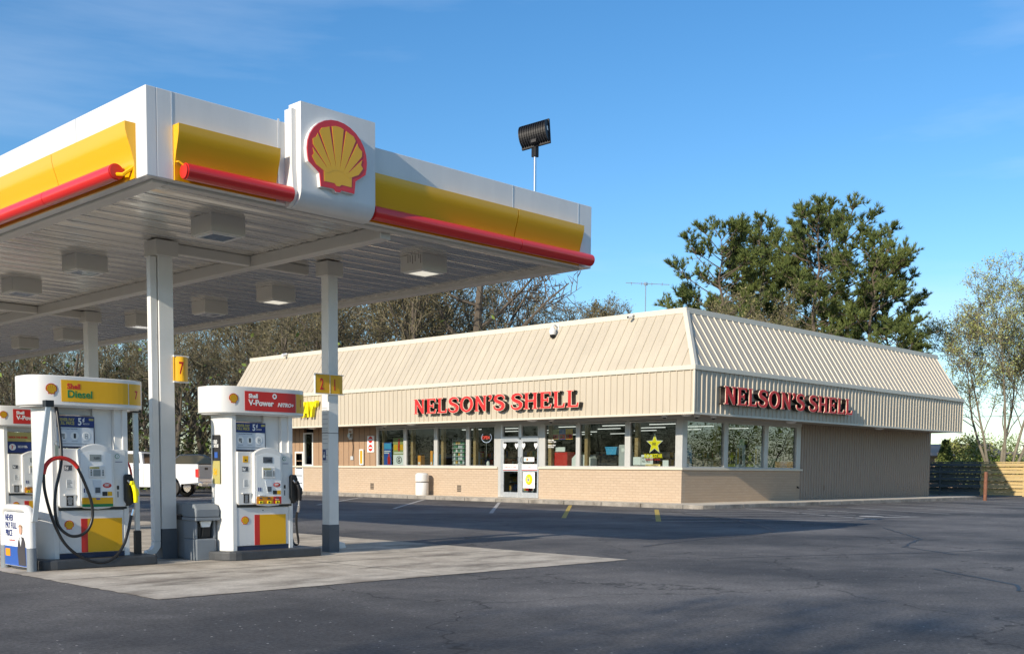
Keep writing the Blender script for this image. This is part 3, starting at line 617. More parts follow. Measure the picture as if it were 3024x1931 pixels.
    if kind == 'vpower': plate('safety_label', .115, .20, 1.37, 1.46, wy, 'yell2', cw); plate('label_mark', .145, .17, 1.39, 1.41, wy-.004, 'ink', cw)
    plate('offer_sticker', .10, .20, 1.245, 1.31, wy, 'lgreen' if False else 'dgrey', cw); text('5¢', .05, 'paper', cw, (.105, wy-.005, 1.26), bold=.002)
    plate('rules_label', .125, .215, 1.02, 1.13, wy, 'paper', cw, .003)
    q = MB()
    for k in range(6): q.box(.132, .132+rnd.uniform(.04, .072), wy-.0045, wy-.003, 1.035+k*.016, 1.04+k*.016)
    q.build('small_print', 'ink', cw)
    bx_ = MB().box(.09, .225, wy-.03, wy, .93, .945).build('holder', 'whitem', cw); plate('black_sticker', .12, .21, .80, .925, wy, 'ink', cw)
    q = MB()
    for k in range(7): a0 = rnd.uniform(.02, .035); q.box(.165-a0, .165+a0, wy-.0055, wy-.004, .815+k*.015, .82+k*.015)
    q.build('sticker_print', 'paper2', cw)
    q = MB().disc((.80, wy-.002, 1.43), 'y', .03, .004, 20); q.build('number_ring', 'green', cw); MB().disc((.80, wy-.0045, 1.43), 'y', .023, .003, 20).build('number_disc', 'paper', cw); text(number, .034, 'ink', cw, (.792, wy-.0075, 1.418))
    plate('strip', .775, .87, 1.355, 1.362, wy, 'navy', cw)
    plate('pictogram', .79, .82, 1.0, 1.05, wy, 'ink', cw, .003); plate('pictogram', .795, .81, .9, .975, wy, 'dgrey', cw, .003)
    # header
    b = MB(); b.prism(header_plan(), 'z', 2.05, 2.42); h = b.build('header', 'white', t, smooth=True, bevel=.01)
    MB().prism(header_plan(-.03), 'z', 2.035, 2.05).build('header_soffit', 'whitem', h)
    if kind == 'diesel':
        curved_panel('brand_panel', .05, .93, 2.10, 2.37, 'yell2', h); curved_panel('number_panel', .945, 1.15, 2.10, 2.37, 'yell2', h)
        for s_, z, sz, mm in (('Shell', 2.262, .09, 'redv'), ('Diesel', 2.155, .128, 'green')):
            o = text(s_, sz, mm, h, (.12, header_front(.2)-.0055, z), bold=.003, depth=.002); bend(o, .2)
    else:
        curved_panel('brand_panel', .10, .955, 2.09, 2.36, 'redv', h); curved_panel('number_panel', .965, 1.15, 2.09, 2.36, 'yell2', h)
        for s_, z, sz, xx in (('Shell', 2.268, .078, .16), ('V-Power', 2.165, .112, .16)):
            o = text(s_, sz, 'paper', h, (xx, header_front(.3)-.0055, z), bold=.0035, depth=.002); bend(o, .3)
        o = text('NiTRO+', .075, 'paper', h, (.63, header_front(.7)-.0055, 2.165), depth=.002, bold=.003, shear=.3, sx=1.02); bend(o, .7)
        q = MB(); n = 16
        for i in range(n):
            a, c = 2*math.pi*i/n, 2*math.pi*(i+1)/n; yy = header_front(.58)-.006; r0, r1 = .018, .038
            q.quad((.58+r0*math.cos(a), yy, 2.305+r0*math.sin(a)), (.58+r1*math.cos(a), yy, 2.305+r1*math.sin(a)), (.58+r1*math.cos(c), yy, 2.305+r1*math.sin(c)), (.58+r0*math.cos(c), yy, 2.305+r0*math.sin(c)))
        q.build('ring_mark', 'paper', h)
    o = text('7' if kind == 'diesel' else '1', .15, 'redv', h, (1.03, header_front(1.03)-.0055, 2.18), depth=.002, sx=.7, bold=.003); bend(o, 1.03)
    emblem('scallop_emblem', -.07, 2.25, .072, header_front(0.0)+.0005, h, .005, edge=False)
    # nozzle holster on the right
    b = MB(); b.prism([(.88, .86), (.88, 1.17), (.90, 1.20), (.97, 1.20), (1.0, 1.14), (1.0, .82), (.93, .78)], 'y', -.09, .05); b.build('holster', 'black', t, bevel=.012)
    nm = 'subyel' if kind == 'diesel' else 'blackp'
    b = MB(); b.tube(hose([(.965, -.10, 1.10), (.975, -.13, 1.04), (.99, -.14, .96), (1.0, -.13, .88), (1.0, -.12, .83)], n=16), [.03]*4+[.034]*5+[.03]*5+[.024]*3 if False else .03, 12)
    b.box(.93, .975, -.15, -.10, 1.06, 1.11); b.prism([(.975, 1.06), (1.035, 1.0), (1.04, .92), (1.0, .90), (.985, .97)], 'y', -.15, -.11)
    nz_ = b.build('nozzle', nm, t, smooth=True, bevel=.006)
    b = MB(); b.tube([(.93, -.12, 1.085), (.90, -.11, 1.12)], .012, 8); b.tube([(1.0, -.12, .84), (.995, -.11, .74)], .014, 8); b.build('spout', 'steel', nz_, smooth=True)
    return t
p1 = pump('diesel', 5.88, 13.70, 'white diesel pump with yellow header, red hose clamp and yellow nozzle', '1')
p2 = pump('vpower', 8.30, 13.47, 'white pump with red header beside the grey bin, between the two front columns', '1')
p3 = pump('store', 8.22, 21.3, 'farther white pump with red header cut off by the left edge of the picture', '3')
# pump 2: loop of hose, side posters
MB().tube(hose([(.995, -.11, .74), (.99, -.06, .60), (1.02, -.02, .40), (1.06, .0, .22), (1.03, .02, .17), (.99, .05, .24), (.975, .08, .5), (.985, .12, 1.3), (.98, .12, 1.9)]), .017, 8).build('hose', 'black', p2, smooth=True)
MB().tube([(.995, -.11, .76), (.993, -.09, .66)], .021, 10).build('hose_swivel', 'chrome', p2, smooth=True)
MB().box(-.147, -.139, .14, .33, 1.39, 1.75).build('status_poster', 'ink', p2); MB().box(-.147, -.139, .14, .33, 1.07, 1.388).build('offer_poster', 'gold', p2)
text('GOLD\nSTATUS', .062, 'paper', p2, (-.150, .32, 1.635), '-x', sx=.72, bold=.002, line=.95); text('5¢', .12, 'yell2', p2, (-.150, .30, 1.20), '-x', sx=.8, bold=.003)
MB().box(-.150, -.147, .19, .27, 1.43, 1.51).build('card_picture', 'blue', p2)
MB().box(-.147, -.139, .14, .33, 1.30, 1.70).build('side_poster', 'gold', p3); MB().box(-.150, -.147, .17, .3, 1.34, 1.5).build('poster_panel', 'orange', p3)
# pump 1: hose towers, clamp and long hoses
b = MB(); b.box(1.16, 1.225, .20, .24, .44, 2.02); tw = b.build('hose_tower', 'alu', p1, bevel=.004); MB().box(1.15, 1.235, .19, .25, .02, .438).build('tower_base', 'black', tw); MB().box(1.13, 1.235, .14, .25, 2.02, 2.07).build('tower_cap', 'black', tw)
b = MB(); b.prism([(-.19, 2.03), (-.13, 2.03), (-.33, .62), (-.395, .62)], 'y', -.235, -.205); lb = b.build('hose_mast', 'alu', p1, bevel=.004)
MB().box(-.20, -.10, -.25, -.15, 2.02, 2.10).build('pulley_box', 'black', lb)
b = MB(); b.tube([(-.12, -.20, 2.03), (-.06, -.2, 1.60)], .003, 5); b.build('cable', 'steel', lb)
b = MB()
b.tube([(-.06+.026*math.cos(a*.5236), -.2, 1.575+.026*math.sin(a*.5236)) for a in range(13)], .004, 6); b.box(-.08, -.04, -.212, -.19, 1.42, 1.55); b.build('strap', 'brass', lb)
cl = hose([(-.23, -.2, 1.20), (-.20, -.2, 1.30), (-.13, -.2, 1.375), (-.04, -.2, 1.40), (.07, -.2, 1.385), (.15, -.2, 1.34), (.20, -.2, 1.28)], n=24)
MB().tube(cl, .026, 10).build('hose_clamp', 'redv', p1, smooth=True)
b = MB(); b.tube(hose([(-.23, -.2, 1.20), (-.22, -.2, 1.0), (-.16, -.19, .75), (-.08, -.19, .52), (.02, -.18, .34), (.16, -.18, .20), (.34, -.19, .10), (.52, -.19, .07), (.68, -.19, .14), (.80, -.17, .28), (.88, -.14, .45), (.93, -.12, .62), (.97, -.12, .74)], n=80), .019, 10)
b.tube(hose([(.20, -.2, 1.28), (.28, -.2, 1.10), (.36, -.2, .88), (.38, -.2, .70), (.35, -.2, .56), (.28, -.19, .46), (.16, -.19, .42), (.05, -.19, .45), (-.05, -.18, .56), (-.09, -.18, .75), (-.07, -.17, 1.0), (.02, -.15, 1.4), (.03, -.05, 1.9), (.03, .0, 2.04)], n=90), .019, 10)
b.build('hose', 'black', p1, smooth=True)
MB().tube([(.97, -.12, .74), (.945, -.12, .66)], .022, 10).build('hose_swivel', 'chrome', p1, smooth=True)
MB().tube(hose([(1.0, .10, .80), (1.05, .10, 1.0), (1.06, .10, 1.2), (1.03, .12, 1.34), (1.0, .15, 1.38)], n=16), .015, 8).build('rear_hose', 'redv', p1, smooth=True)
# pump islands
def isl(x0, x1, y0, y1, label):
    pts = []; r = (y1-y0)/2
    for i in range(13): a = math.pi/2+math.pi*i/12; pts.append((x0+r*.55+r*.55*math.cos(a), (y0+y1)/2+r*math.sin(a)))
    pts += [(x1-.05, y0), (x1, y0+.05), (x1, y1-.05), (x1-.05, y1)]
    o = MB().prism(pts, 'z', 0, .13).build('pump_island', 'island', bevel=.02)
    tag(o, label, 'pump island', 'painted pump islands')
isl(5.50, 7.16, 13.50, 14.58, 'dark island kerb carrying the diesel pump')
isl(7.98, 9.66, 13.27, 14.35, 'dark grey island kerb carrying the pump between the columns')
isl(7.9, 9.6, 21.1, 22.18, 'farther island kerb at the left edge of the picture')

# ---------------------------------------------------------------- squeegee and waste station
t = thing('squeegee_station', 'grey plastic windscreen washing station and bin between the left column and the pump', 'waste bin', (7.80, 13.66, 0), R(-2)); t.scale = (1, 1, .9)
b = MB(); pl = [(.0, .0), (.30, .0), (.33, .04), (.33, .36), (.0, .36)]
b.prism(pl, 'z', .0, .34); b.build('base_bin', 'grey', t, bevel=.02)
b = MB(); b.box(.0, .035, .02, .36, .34, .66); b.box(.295, .33, .05, .36, .34, .66); b.box(.035, .295, .22, .36, .34, .66); b.build('towel_bay', 'grey', t, bevel=.008)
b = MB(); b.prism([(.0, .66), (.0, .80), (.06, .885), (.27, .885), (.36, .80), (.36, .66)], 'y', -.03, .37)
b = MB(); b.prism([(-.03, .67), (-.035, .79), (.02, .87), (.30, .90), (.37, .88), (.37, .67)], 'x', -.015, .345); b.build('hood', 'grey', t, bevel=.018)
MB().box(-.02, .35, -.04, .375, .62, .668).build('hood_band', 'grey', t, bevel=.008)
b = MB(); b.prism([(.07, .36), (.05, .58), (.26, .58), (.24, .36)], 'y', .06, .2); b.build('water_tub', 'black', t); b = MB(); b.prism([(.10, .52), (.08, .61), (.25, .61), (.22, .52)], 'y', .02, .05); b.build('paper_towel', 'paper', t)
b = MB(); b.tube([(.14, .04, .60), (.11, .05, .36)], .008, 6); b.build('squeegee_handle', 'black', t)
t2 = thing('squeegee_station', 'dark half of the washing station, in shade next to the left column', 'waste bin', (7.86, 14.06, 0), R(-2)); t2.scale = (1, 1, .93)
b = MB(); b.box(.0, .33, .0, .34, 0, .66); b.build('base_bin', 'grey', t2, bevel=.02); b = MB(); b.prism([(-.02, .67), (-.02, .78), (.05, .84), (.30, .86), (.36, .82), (.36, .67)], 'x', -.015, .345); b.build('hood', 'grey', t2, bevel=.02); MB().box(-.03, .0, .06, .26, .60, .665).build('opening', 'black', t2)

# ---------------------------------------------------------------- guard frame with poster
t = thing('poster_guard', 'white tube guard with grey feet carrying an offer poster, at the lower left edge', 'guard rail', (5.50, 13.55, 0)); t.scale = (1, 1, .84)
dx_ = .0
pts = [(0, 0, .34), (0, 0, .78)]+[(0, .14-.14*math.cos(a), .78+.14*math.sin(a)) for a in [i*math.pi/2/6 for i in range(1, 7)]]+[(0, .66, .92)]+[(0, .66+.14*math.sin(a), .78+.14*math.cos(a)) for a in [i*math.pi/2/6 for i in range(1, 7)]]+[(0, .8, .34)]
gr = MB().tube(pts, .057, 14).build('tube_frame', 'whitem', t, smooth=True)
for y_ in (0, .8): MB().tube([(0, y_, 0), (0, y_, .35)], .0585, 14).build('painted_foot', 'grey', t, smooth=True)
po = MB().box(-.03, -.02, .06, .74, .06, .86).build('poster', 'paper', t)
MB().box(-.034, -.03, .065, .735, .065, .35).build('poster_footer', 'blue', po)
text('NEVER\nPAY FULL\nPRICE', .135, 'navy', po, (-.033, .70, .73), '-x', sx=.62, bold=.002, line=.85); text('Join for free', .035, 'redv', po, (-.033, .58, .43), '-x')
# printed man in a suit
b = MB()
b.cur = 0; b.prism([(.08, .08), (.10, .42), (.15, .50), (.26, .50), (.31, .42), (.33, .28), (.30, .08)], 'x', -.038, -.035)
b.cur = 1; b.prism([(.19, .46), (.205, .52), (.235, .52), (.25, .46), (.22, .36)], 'x', -.041, -.038)
b.cur = 2; b.prism([(.175+.045*math.cos(a*.5)+.045, .60+.065*math.sin(a*.5)) for a in range(13)], 'x', -.042, -.038)
b.cur = 3; b.prism([(.168, .63), (.175, .67), (.22, .685), (.265, .67), (.27, .63), (.24, .655), (.19, .65)], 'x', -.0435, -.042)
b.build('printed_man', ['suit', 'paper', 'skin', 'brown'], po)
MB().box(-.039, -.034, .56, .70, .20, .31).build('logo_patch', 'orange', po)

# ---------------------------------------------------------------- convenience store
BX, BY, FX, FY, ZF0, ZF1, ZR, RI = 32.48, 23.06, 30.93, 21.51, 3.245, 4.786, 6.95, 1.405
XE, YE = 53.4, 50.7
st = thing('convenience_store', 'single storey store with cream ribbed mansard roof, brick base and shop windows', 'store', (0, 0, 0))
def ribbed(name, m_, P0, al, up, nrm, length, hip=0., parent=None, pitch=.29, prof=((0, 0), (.105, 0), (.12, .034), (.165, .034), (.18, 0), (.29, 0))):
    P0, al, up, nrm = Vector(P0), Vector(al), Vector(up), Vector(nrm).normalized(); b = MB(); pts = []; a = 0
    while a < length:
        for p, h in prof[:-1]:
            if a+p <= length: pts.append((a+p, h))
        a += pitch
    pts.append((length, 0))
    if pts[0][0] > 0: pts.insert(0, (0, 0))
    for (a, h), (c, k) in zip(pts, pts[1:]):
        if c-a < 1e-5: continue
        sa = min(1, a/hip) if hip else 1; sc = min(1, c/hip) if hip else 1
        A0, C0 = P0+al*a+nrm*h, P0+al*c+nrm*k
        b.quad(tuple(A0), tuple(C0), tuple(C0+up*sc), tuple(A0+up*sa))
    return b.build(name, m_, parent, recalc=False)
PM = ((0, 0), (.14, 0), (.155, .034), (.195, .034), (.21, 0), (.41, 0))
rf = MB(); rf.prism([(FX+1.40+.04, FY+RI), (XE, FY+RI), (XE, YE), (FX+RI, YE)], 'z', 6.80, 6.90); rfo = rf.build('roof', 'creamw', st)
nf = Vector((-2.164, 0, 1.405)); nr = Vector((0, -2.164, 1.405))
ribbed('mansard_panel', 'cream', (FX, FY, ZF1), (0, 1, 0), (RI, 0, 2.164), nf, YE-FY, RI, rfo, pitch=.41, prof=PM)
ribbed('mansard_panel', 'cream', (FX, FY, ZF1), (1, 0, 0), (0, RI, 2.164), nr, XE-FX, RI, rfo, pitch=.41, prof=PM)
MB().face([(FX, YE, ZF0), (FX, YE, ZF1), (FX+RI, YE, ZR), (XE, YE, ZR), (XE, YE, ZF0)]).build('end_wall', 'cream', rfo); MB().face([(XE, FY, ZF0), (XE, FY, ZF1), (XE, FY+RI, ZR), (XE, YE, ZR), (XE, YE, ZF0)]).build('end_wall', 'cream', rfo)
fa = MB().box(FX+.04, FX+.12, FY+.04, YE, ZF0, ZF1).box(FX+.12, XE, FY+.04, FY+.12, ZF0, ZF1).build('fascia', 'creamw', st)
ribbed('fascia_siding', 'cream', (FX, FY, ZF0+.02), (0, 1, 0), (0, 0, ZF1-ZF0-.02), (-1, 0, 0), YE-FY, 0, fa); ribbed('fascia_siding', 'cream', (FX, FY, ZF0+.02), (1, 0, 0), (0, 0, ZF1-ZF0-.02), (0, -1, 0), XE-FX, 0, fa)
t_ = MB()
t_.box(FX-.07, FX+.05, FY-.07, YE+.02, 4.70, 4.86); t_.box(FX+.05, XE+.03, FY-.07, FY+.05, 4.70, 4.86); t_.build('eave_trim', 'creamt', rfo, bevel=.01)
t_ = MB(); t_.box(FX+RI-.09, FX+RI+.06, FY+RI-.09, YE+.02, 6.84, 7.04); t_.box(FX+RI+.06, XE+.02, FY+RI-.09, FY+RI+.06, 6.84, 7.04); t_.build('ridge_cap', 'creamt', rfo, bevel=.01)
t_ = MB(); t_.box(FX-.05, FX+.04, FY-.05, YE, ZF0-.03, ZF0+.035); t_.box(FX+.04, XE, FY-.05, FY+.04, ZF0-.03, ZF0+.035); t_.build('drip_edge', 'creamt', fa)
h0, h1 = Vector((FX-.02, FY-.02, 4.80)), Vector((FX+RI-.02, FY+RI-.02, 6.93)); b = MB(); q = (-.05, .02); 
for dx, dy in ((.10, -.045), (-.045, .10)):
    pass
b.face([tuple(h0+Vector((.11, -.055, .03))), tuple(h1+Vector((.11, -.055, .03))), tuple(h1+Vector((-.045, -.045, .06))), tuple(h0+Vector((-.045, -.045, .06)))])
b.face([tuple(h0+Vector((-.045, -.045, .06))), tuple(h1+Vector((-.045, -.045, .06))), tuple(h1+Vector((-.055, .11, .03))), tuple(h0+Vector((-.055, .11, .03)))]); b.build('hip_cap', 'creamt', rfo)
MB().box(FX+.12, BX+.05, FY+.12, YE, 3.26, 3.30).box(BX+.05, XE, FY+.12, BY+.05, 3.26, 3.30).build('soffit', 'ssoff', st)
# corner boards
MB().box(FX-.045, FX+.02, FY-.045, FY+.02, ZF0+.035, 4.70).build('corner_trim', 'creamt', fa)
# walls
wl = MB().box(BX, BX+.22, 32.36, 46.25, .13, 1.33).box(BX, BX+.22, BY, 30.04, .13, 1.33).build('brick_wall', 'brick', st)
MB().box(BX+.22, 40.82, BY+.0, BY+.22, .13, 1.33).build('brick_wall', 'brickr', st)
t_ = MB(); t_.box(BX-.07, BX+.1, 32.36, 50.3, 1.33, 1.41); t_.box(BX-.07, BX+.1, BY-.07, 30.04, 1.33, 1.41); t_.box(BX+.1, 40.95, BY-.07, BY+.1, 1.33, 1.41); t_.build('sill', 'creamt', st, bevel=.008)
t_ = MB(); t_.box(BX+.02, BX+.2, 40.42, 45.42, 1.41, 3.26); t_.box(BX+.02, BX+.2, 46.24, 50.6, 1.33, 3.26); t_.box(BX+.02, BX+.2, 46.98, 50.6, .13, 1.33); up_ = t_.build('upper_wall', 'brown', st)
g_ = MB(); y = 40.5
while y < 50.5:
    if not 45.3 < y < 46.3: g_.box(BX+.012, BX+.021, y, y+.014, 1.42, 3.25)
    y += .405 if int(y*10) % 2 else .2
g_.build('board_joints', 'dark', up_)
MB().box(40.84, 53.5, BY+.03, BY+.2, .13, 3.26).build('side_wall', 'brownr', st)
ribbed('side_siding', 'brownr', (40.84, BY+.025, .15), (1, 0, 0), (0, 0, 3.1), (0, -1, 0), 12.66, 0, st, pitch=.22, prof=((0, 0), (.09, 0), (.105, .03), (.15, .03), (.165, 0), (.22, 0)))
MB().box(53.28, 53.5, BY+.2, YE, .13, 3.26).box(BX+.2, 53.28, YE-.2, YE, .13, 3.26).build('rear_wall', 'brownr', st)
q = MB(); q.box(40.60, 40.66, BY-.05, BY, .62, .70); q.tube([(40.63, BY-.05, .66), (40.63, BY-.09, .62)], .02, 6); q.build('hose_bib', 'dark', st); MB().box(42.9, 43.0, BY-.03, BY+.02, .52, .72).build('socket_box', 'brownr', st)
# window frames and panes
def fwin(y0, y1, z0, z1, glass='glass', post=.10, top=None):   # front: faces -x
    fr = MB(); a, c = BX+.0, BX+.12
    fr.box(a, c, y0-.06, y0, z0, z1); fr.box(a, c, y1, y1+.06, z0, z1); fr.box(a, c, y0, y1, z0, z0+.05); fr.box(a, c, y0, y1, z1-.05, z1)
    o = fr.build('window', 'frame', st, bevel=.006); MB().face([(BX+.07, y0, z0+.05), (BX+.07, y1, z0+.05), (BX+.07, y1, z1-.05), (BX+.07, y0, z1-.05)]).build('pane', glass, o); return o
FW = [(38.46, 40.28), (36.38, 38.25), (34.32, 36.15), (32.60, 34.11), (28.09, 29.72), (25.67, 27.89), (23.36, 25.41)]
for y0, y1 in FW: fwin(y0, y1, 1.41, 3.12)
def rwin(x0, x1):
    fr = MB(); a, c = BY+.0, BY+.12; z0, z1 = 1.41, 3.14
    fr.box(x0-.06, x0, a, c, z0, z1); fr.box(x1, x1+.06, a, c, z0, z1); fr.box(x0, x1, a, c, z0, z0+.05); fr.box(x0, x1, a, c, z1-.05, z1)
    o = fr.build('window', 'frame', st, bevel=.006); MB().face([(x0, BY+.07, z0+.05), (x1, BY+.07, z0+.05), (x1, BY+.07, z1-.05), (x0, BY+.07, z1-.05)]).build('pane', 'glassr', o)
for x0, x1 in ((32.80, 35.18), (35.46, 38.02), (38.31, 40.49)): rwin(x0, x1)
def wpost(*a): MB().box(*a).build('window_post', 'frame', st, bevel=.006)
for y0, y1 in ((38.31, 38.40), (36.21, 36.32), (34.17, 34.26), (27.95, 28.03), (25.47, 25.61), (40.34, 40.42)): wpost(BX+.005, BX+.16, y0, y1, 1.41, 3.14)
wpost(BX+.005, BX+.16, 32.20, 32.54, .15, 3.14); wpost(BX+.005, BX+.16, 29.78, 30.05, 1.41, 3.14); wpost(BX-.02, BX+.26, BY-.02, 23.30, 1.41, 3.14)
for x0, x1 in ((35.24, 35.40), (38.08, 38.25)): wpost(x0, x1, BY+.005, BY+.16, 1.41, 3.14)
wpost(40.55, 40.84, BY+.005, BY+.16, 1.41, 3.14)
MB().box(BX-.03, BX+.18, BY-.03, 40.42, 3.14, 3.262).box(BX+.18, 40.84, BY-.03, BY+.18, 3.14, 3.262).build('head_trim', 'frame', st)
def door(y0, y1, hside):
    fr = MB(); a, c = BX-.0, BX+.07; z0, z1 = .15, 2.52
    fr.box(a, c, y0, y0+.08, z0, z1); fr.box(a, c, y1-.08, y1, z0, z1); fr.box(a, c, y0+.08, y1-.08, z0, z0+.22); fr.box(a, c, y0+.08, y1-.08, z1-.09, z1); fr.box(a, c, y0+.08, y1-.08, 1.22, 1.30)
    d = fr.build('door', 'alu', st, bevel=.006)
    MB().face([(BX+.035, y0+.08, .37), (BX+.035, y1-.08, .37), (BX+.035, y1-.08, 2.43), (BX+.035, y0+.08, 2.43)]).build('pane', 'glass', d)
    MB().box(BX-.012, BX-.001, y0+.07, y1-.07, 1.30, 1.52).build('push_plate', 'paper', d); MB().box(BX-.014, BX-.001, y0+.07, y1-.07, 1.275, 1.30).build('plate_stripe', 'redv', d)
    hy = y0+.05 if hside else y1-.05
    MB().tube([(BX-.001, hy, 1.6), (BX-.06, hy, 1.62), (BX-.06, hy, 1.78), (BX-.001, hy, 1.8)], .012, 6).build('handle', 'dark', d)
    fr = MB(); fr.box(BX+.0, BX+.1, y0, y0+.06, 2.60, 3.14); fr.box(BX+.0, BX+.1, y1-.06, y1, 2.60, 3.14); fr.box(BX+.0, BX+.1, y0+.06, y1-.06, 2.60, 2.66); fr.box(BX, BX+.1, y0+.06, y1-.06, 3.06, 3.14)
    o = fr.build('transom', 'frame', st, bevel=.004); MB().face([(BX+.05, y0+.06, 2.66), (BX+.05, y1-.06, 2.66), (BX+.05, y1-.06, 3.06), (BX+.05, y0+.06, 3.06)]).build('pane', 'glass', o)
    for hy2 in (y0+.15, y1-.15):
        pts = []
        for i in range(20):
            a = 2*math.pi*i/20; pts.append((hy2+.085*math.sin(a)**3*1.1, 2.27+.0088*(13*math.cos(a)-5*math.cos(2*a)-2*math.cos(3*a)-math.cos(4*a))))
        MB().prism(pts, 'x', BX-.01, BX-.004).build('paper_heart', 'paper', d)
    return d
d1 = door(31.14, 32.12, True); d2 = door(30.06, 31.04, False)
MB().box(BX-.01, BX+.12, 31.04, 31.14, .15, 3.14).box(BX-.01, BX+.12, 32.12, 32.20, .15, 3.14).box(BX-.01, BX+.1, 30.06, 32.12, 2.52, 2.60).build('door_frame', 'alu', st, bevel=.004)
text('Welcome to Shell', .10, 'redv', d1, (BX-.015, 32.0, 1.37), '-x', sx=.98); text('Pull', .10, 'redv', d2, (BX-.015, 30.62, 1.37), '-x')
# narrow window and glass-block panel at the far left
fr = MB(); fr.box(BX-.01, BX+.12, 45.42, 45.50, 1.41, 3.06); fr.box(BX-.01, BX+.12, 46.16, 46.24, 1.33, 3.06); fr.box(BX-.01, BX+.12, 45.50, 46.16, 2.99, 3.06); fr.box(BX-.01, BX+.12, 45.5, 46.16, 1.41, 1.47); o = fr.build('window', 'whitem', st); MB().face([(BX+.06, 45.5, 1.47), (BX+.06, 46.16, 1.47), (BX+.06, 46.16, 2.99), (BX+.06, 45.5, 2.99)]).build('pane', 'glass', o)
fr = MB(); fr.box(BX-.0, BX+.1, 46.28, 46.36, .14, 2.12); fr.box(BX, BX+.1, 46.92, 47.0, .14, 2.12); fr.box(BX, BX+.1, 46.36, 46.92, 2.04, 2.12); o = fr.build('side_door', 'whitem', st)
for k in range(5): MB().box(BX+.02, BX+.06, 46.37, 46.91, .17+k*.375, .17+k*.375+.34).build('glass_panel', 'paper2', o)
# interior
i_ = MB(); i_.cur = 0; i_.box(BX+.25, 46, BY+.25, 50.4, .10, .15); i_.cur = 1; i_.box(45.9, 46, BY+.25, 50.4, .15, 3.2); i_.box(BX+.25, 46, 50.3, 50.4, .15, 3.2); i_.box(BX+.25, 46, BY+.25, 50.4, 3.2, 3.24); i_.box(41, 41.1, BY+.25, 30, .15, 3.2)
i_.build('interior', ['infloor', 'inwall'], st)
tl = MB()
for x in (35, 37.6, 40.2, 42.8):
    for y in (25.2, 27.6, 30., 33.5, 36): tl.box(x, x+.06, y, y+1.25, 3.10, 3.13)
tl.build('tube_light', 'lit', st)
sh = MB(); r2 = random.Random(3)
for (x0, y0, x1, y1) in ((37, 33.2, 37.6, 39), (40, 26, 40.6, 38), (36, 41, 44, 41.6), (43, 24, 45.5, 40)):
    sh.cur = 0; sh.box(x0, x1, y0, y1, .15, .3)
    for z in (.3, .7, 1.1, 1.5, 1.85):
        sh.cur = 0; sh.box(x0, x1, y0, y1, z, z+.03); yy = y0
        while yy < y1-.2: w_ = r2.uniform(.1, .25); sh.cur = r2.randint(1, 6); sh.box(x0+.04, x1-.04, yy, yy+w_*.9, z+.03, z+.03+r2.uniform(.15, .3)); yy += w_
sh.build('shelf_rows', ['grey', 'redv', 'blue', 'yell2', 'paper2', 'green', 'brown'], st)
wp = MB()
for y in (40.0, 37.95, 35.9, 33.85, 29.5, 27.6, 25.15): wp.box(BX+.14, BX+.3, y, y+.16, 1.4, 3.1)
for x in (34.9, 37.75, 40.2): wp.box(x, x+.16, BY+.14, BY+.3, 1.4, 3.1)
wp.build('inner_mullion', 'woodi', st)
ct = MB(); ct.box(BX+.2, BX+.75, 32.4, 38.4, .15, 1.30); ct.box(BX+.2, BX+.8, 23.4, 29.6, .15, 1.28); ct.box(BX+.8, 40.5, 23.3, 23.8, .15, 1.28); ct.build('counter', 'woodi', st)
for x, y in ((31.7, 44.4), (31.7, 37.0), (31.7, 29.7), (31.55, 22.25), (38.7, 22.3), (46.3, 22.3)):
    q = MB(); q.lathe((x, y, 3.18), [(.20, .08), (.21, .06), (.16, .02), (.06, .0)], 16); q.build('soffit_lamp', 'whitem', st, smooth=True)
# brick vents
for y in (34.6, 40.6): 
    q = MB()
    for k in range(4): q.box(BX-.004, BX-.001, y, y+.26, .32+k*.075, .38+k*.075)
    q.build('wall_vent', 'dirt', st)
# things on and by the store
def hung(name, label, cat, loc=(0, 0, 0), group=None): return thing(name, label, cat, loc, 0, group)
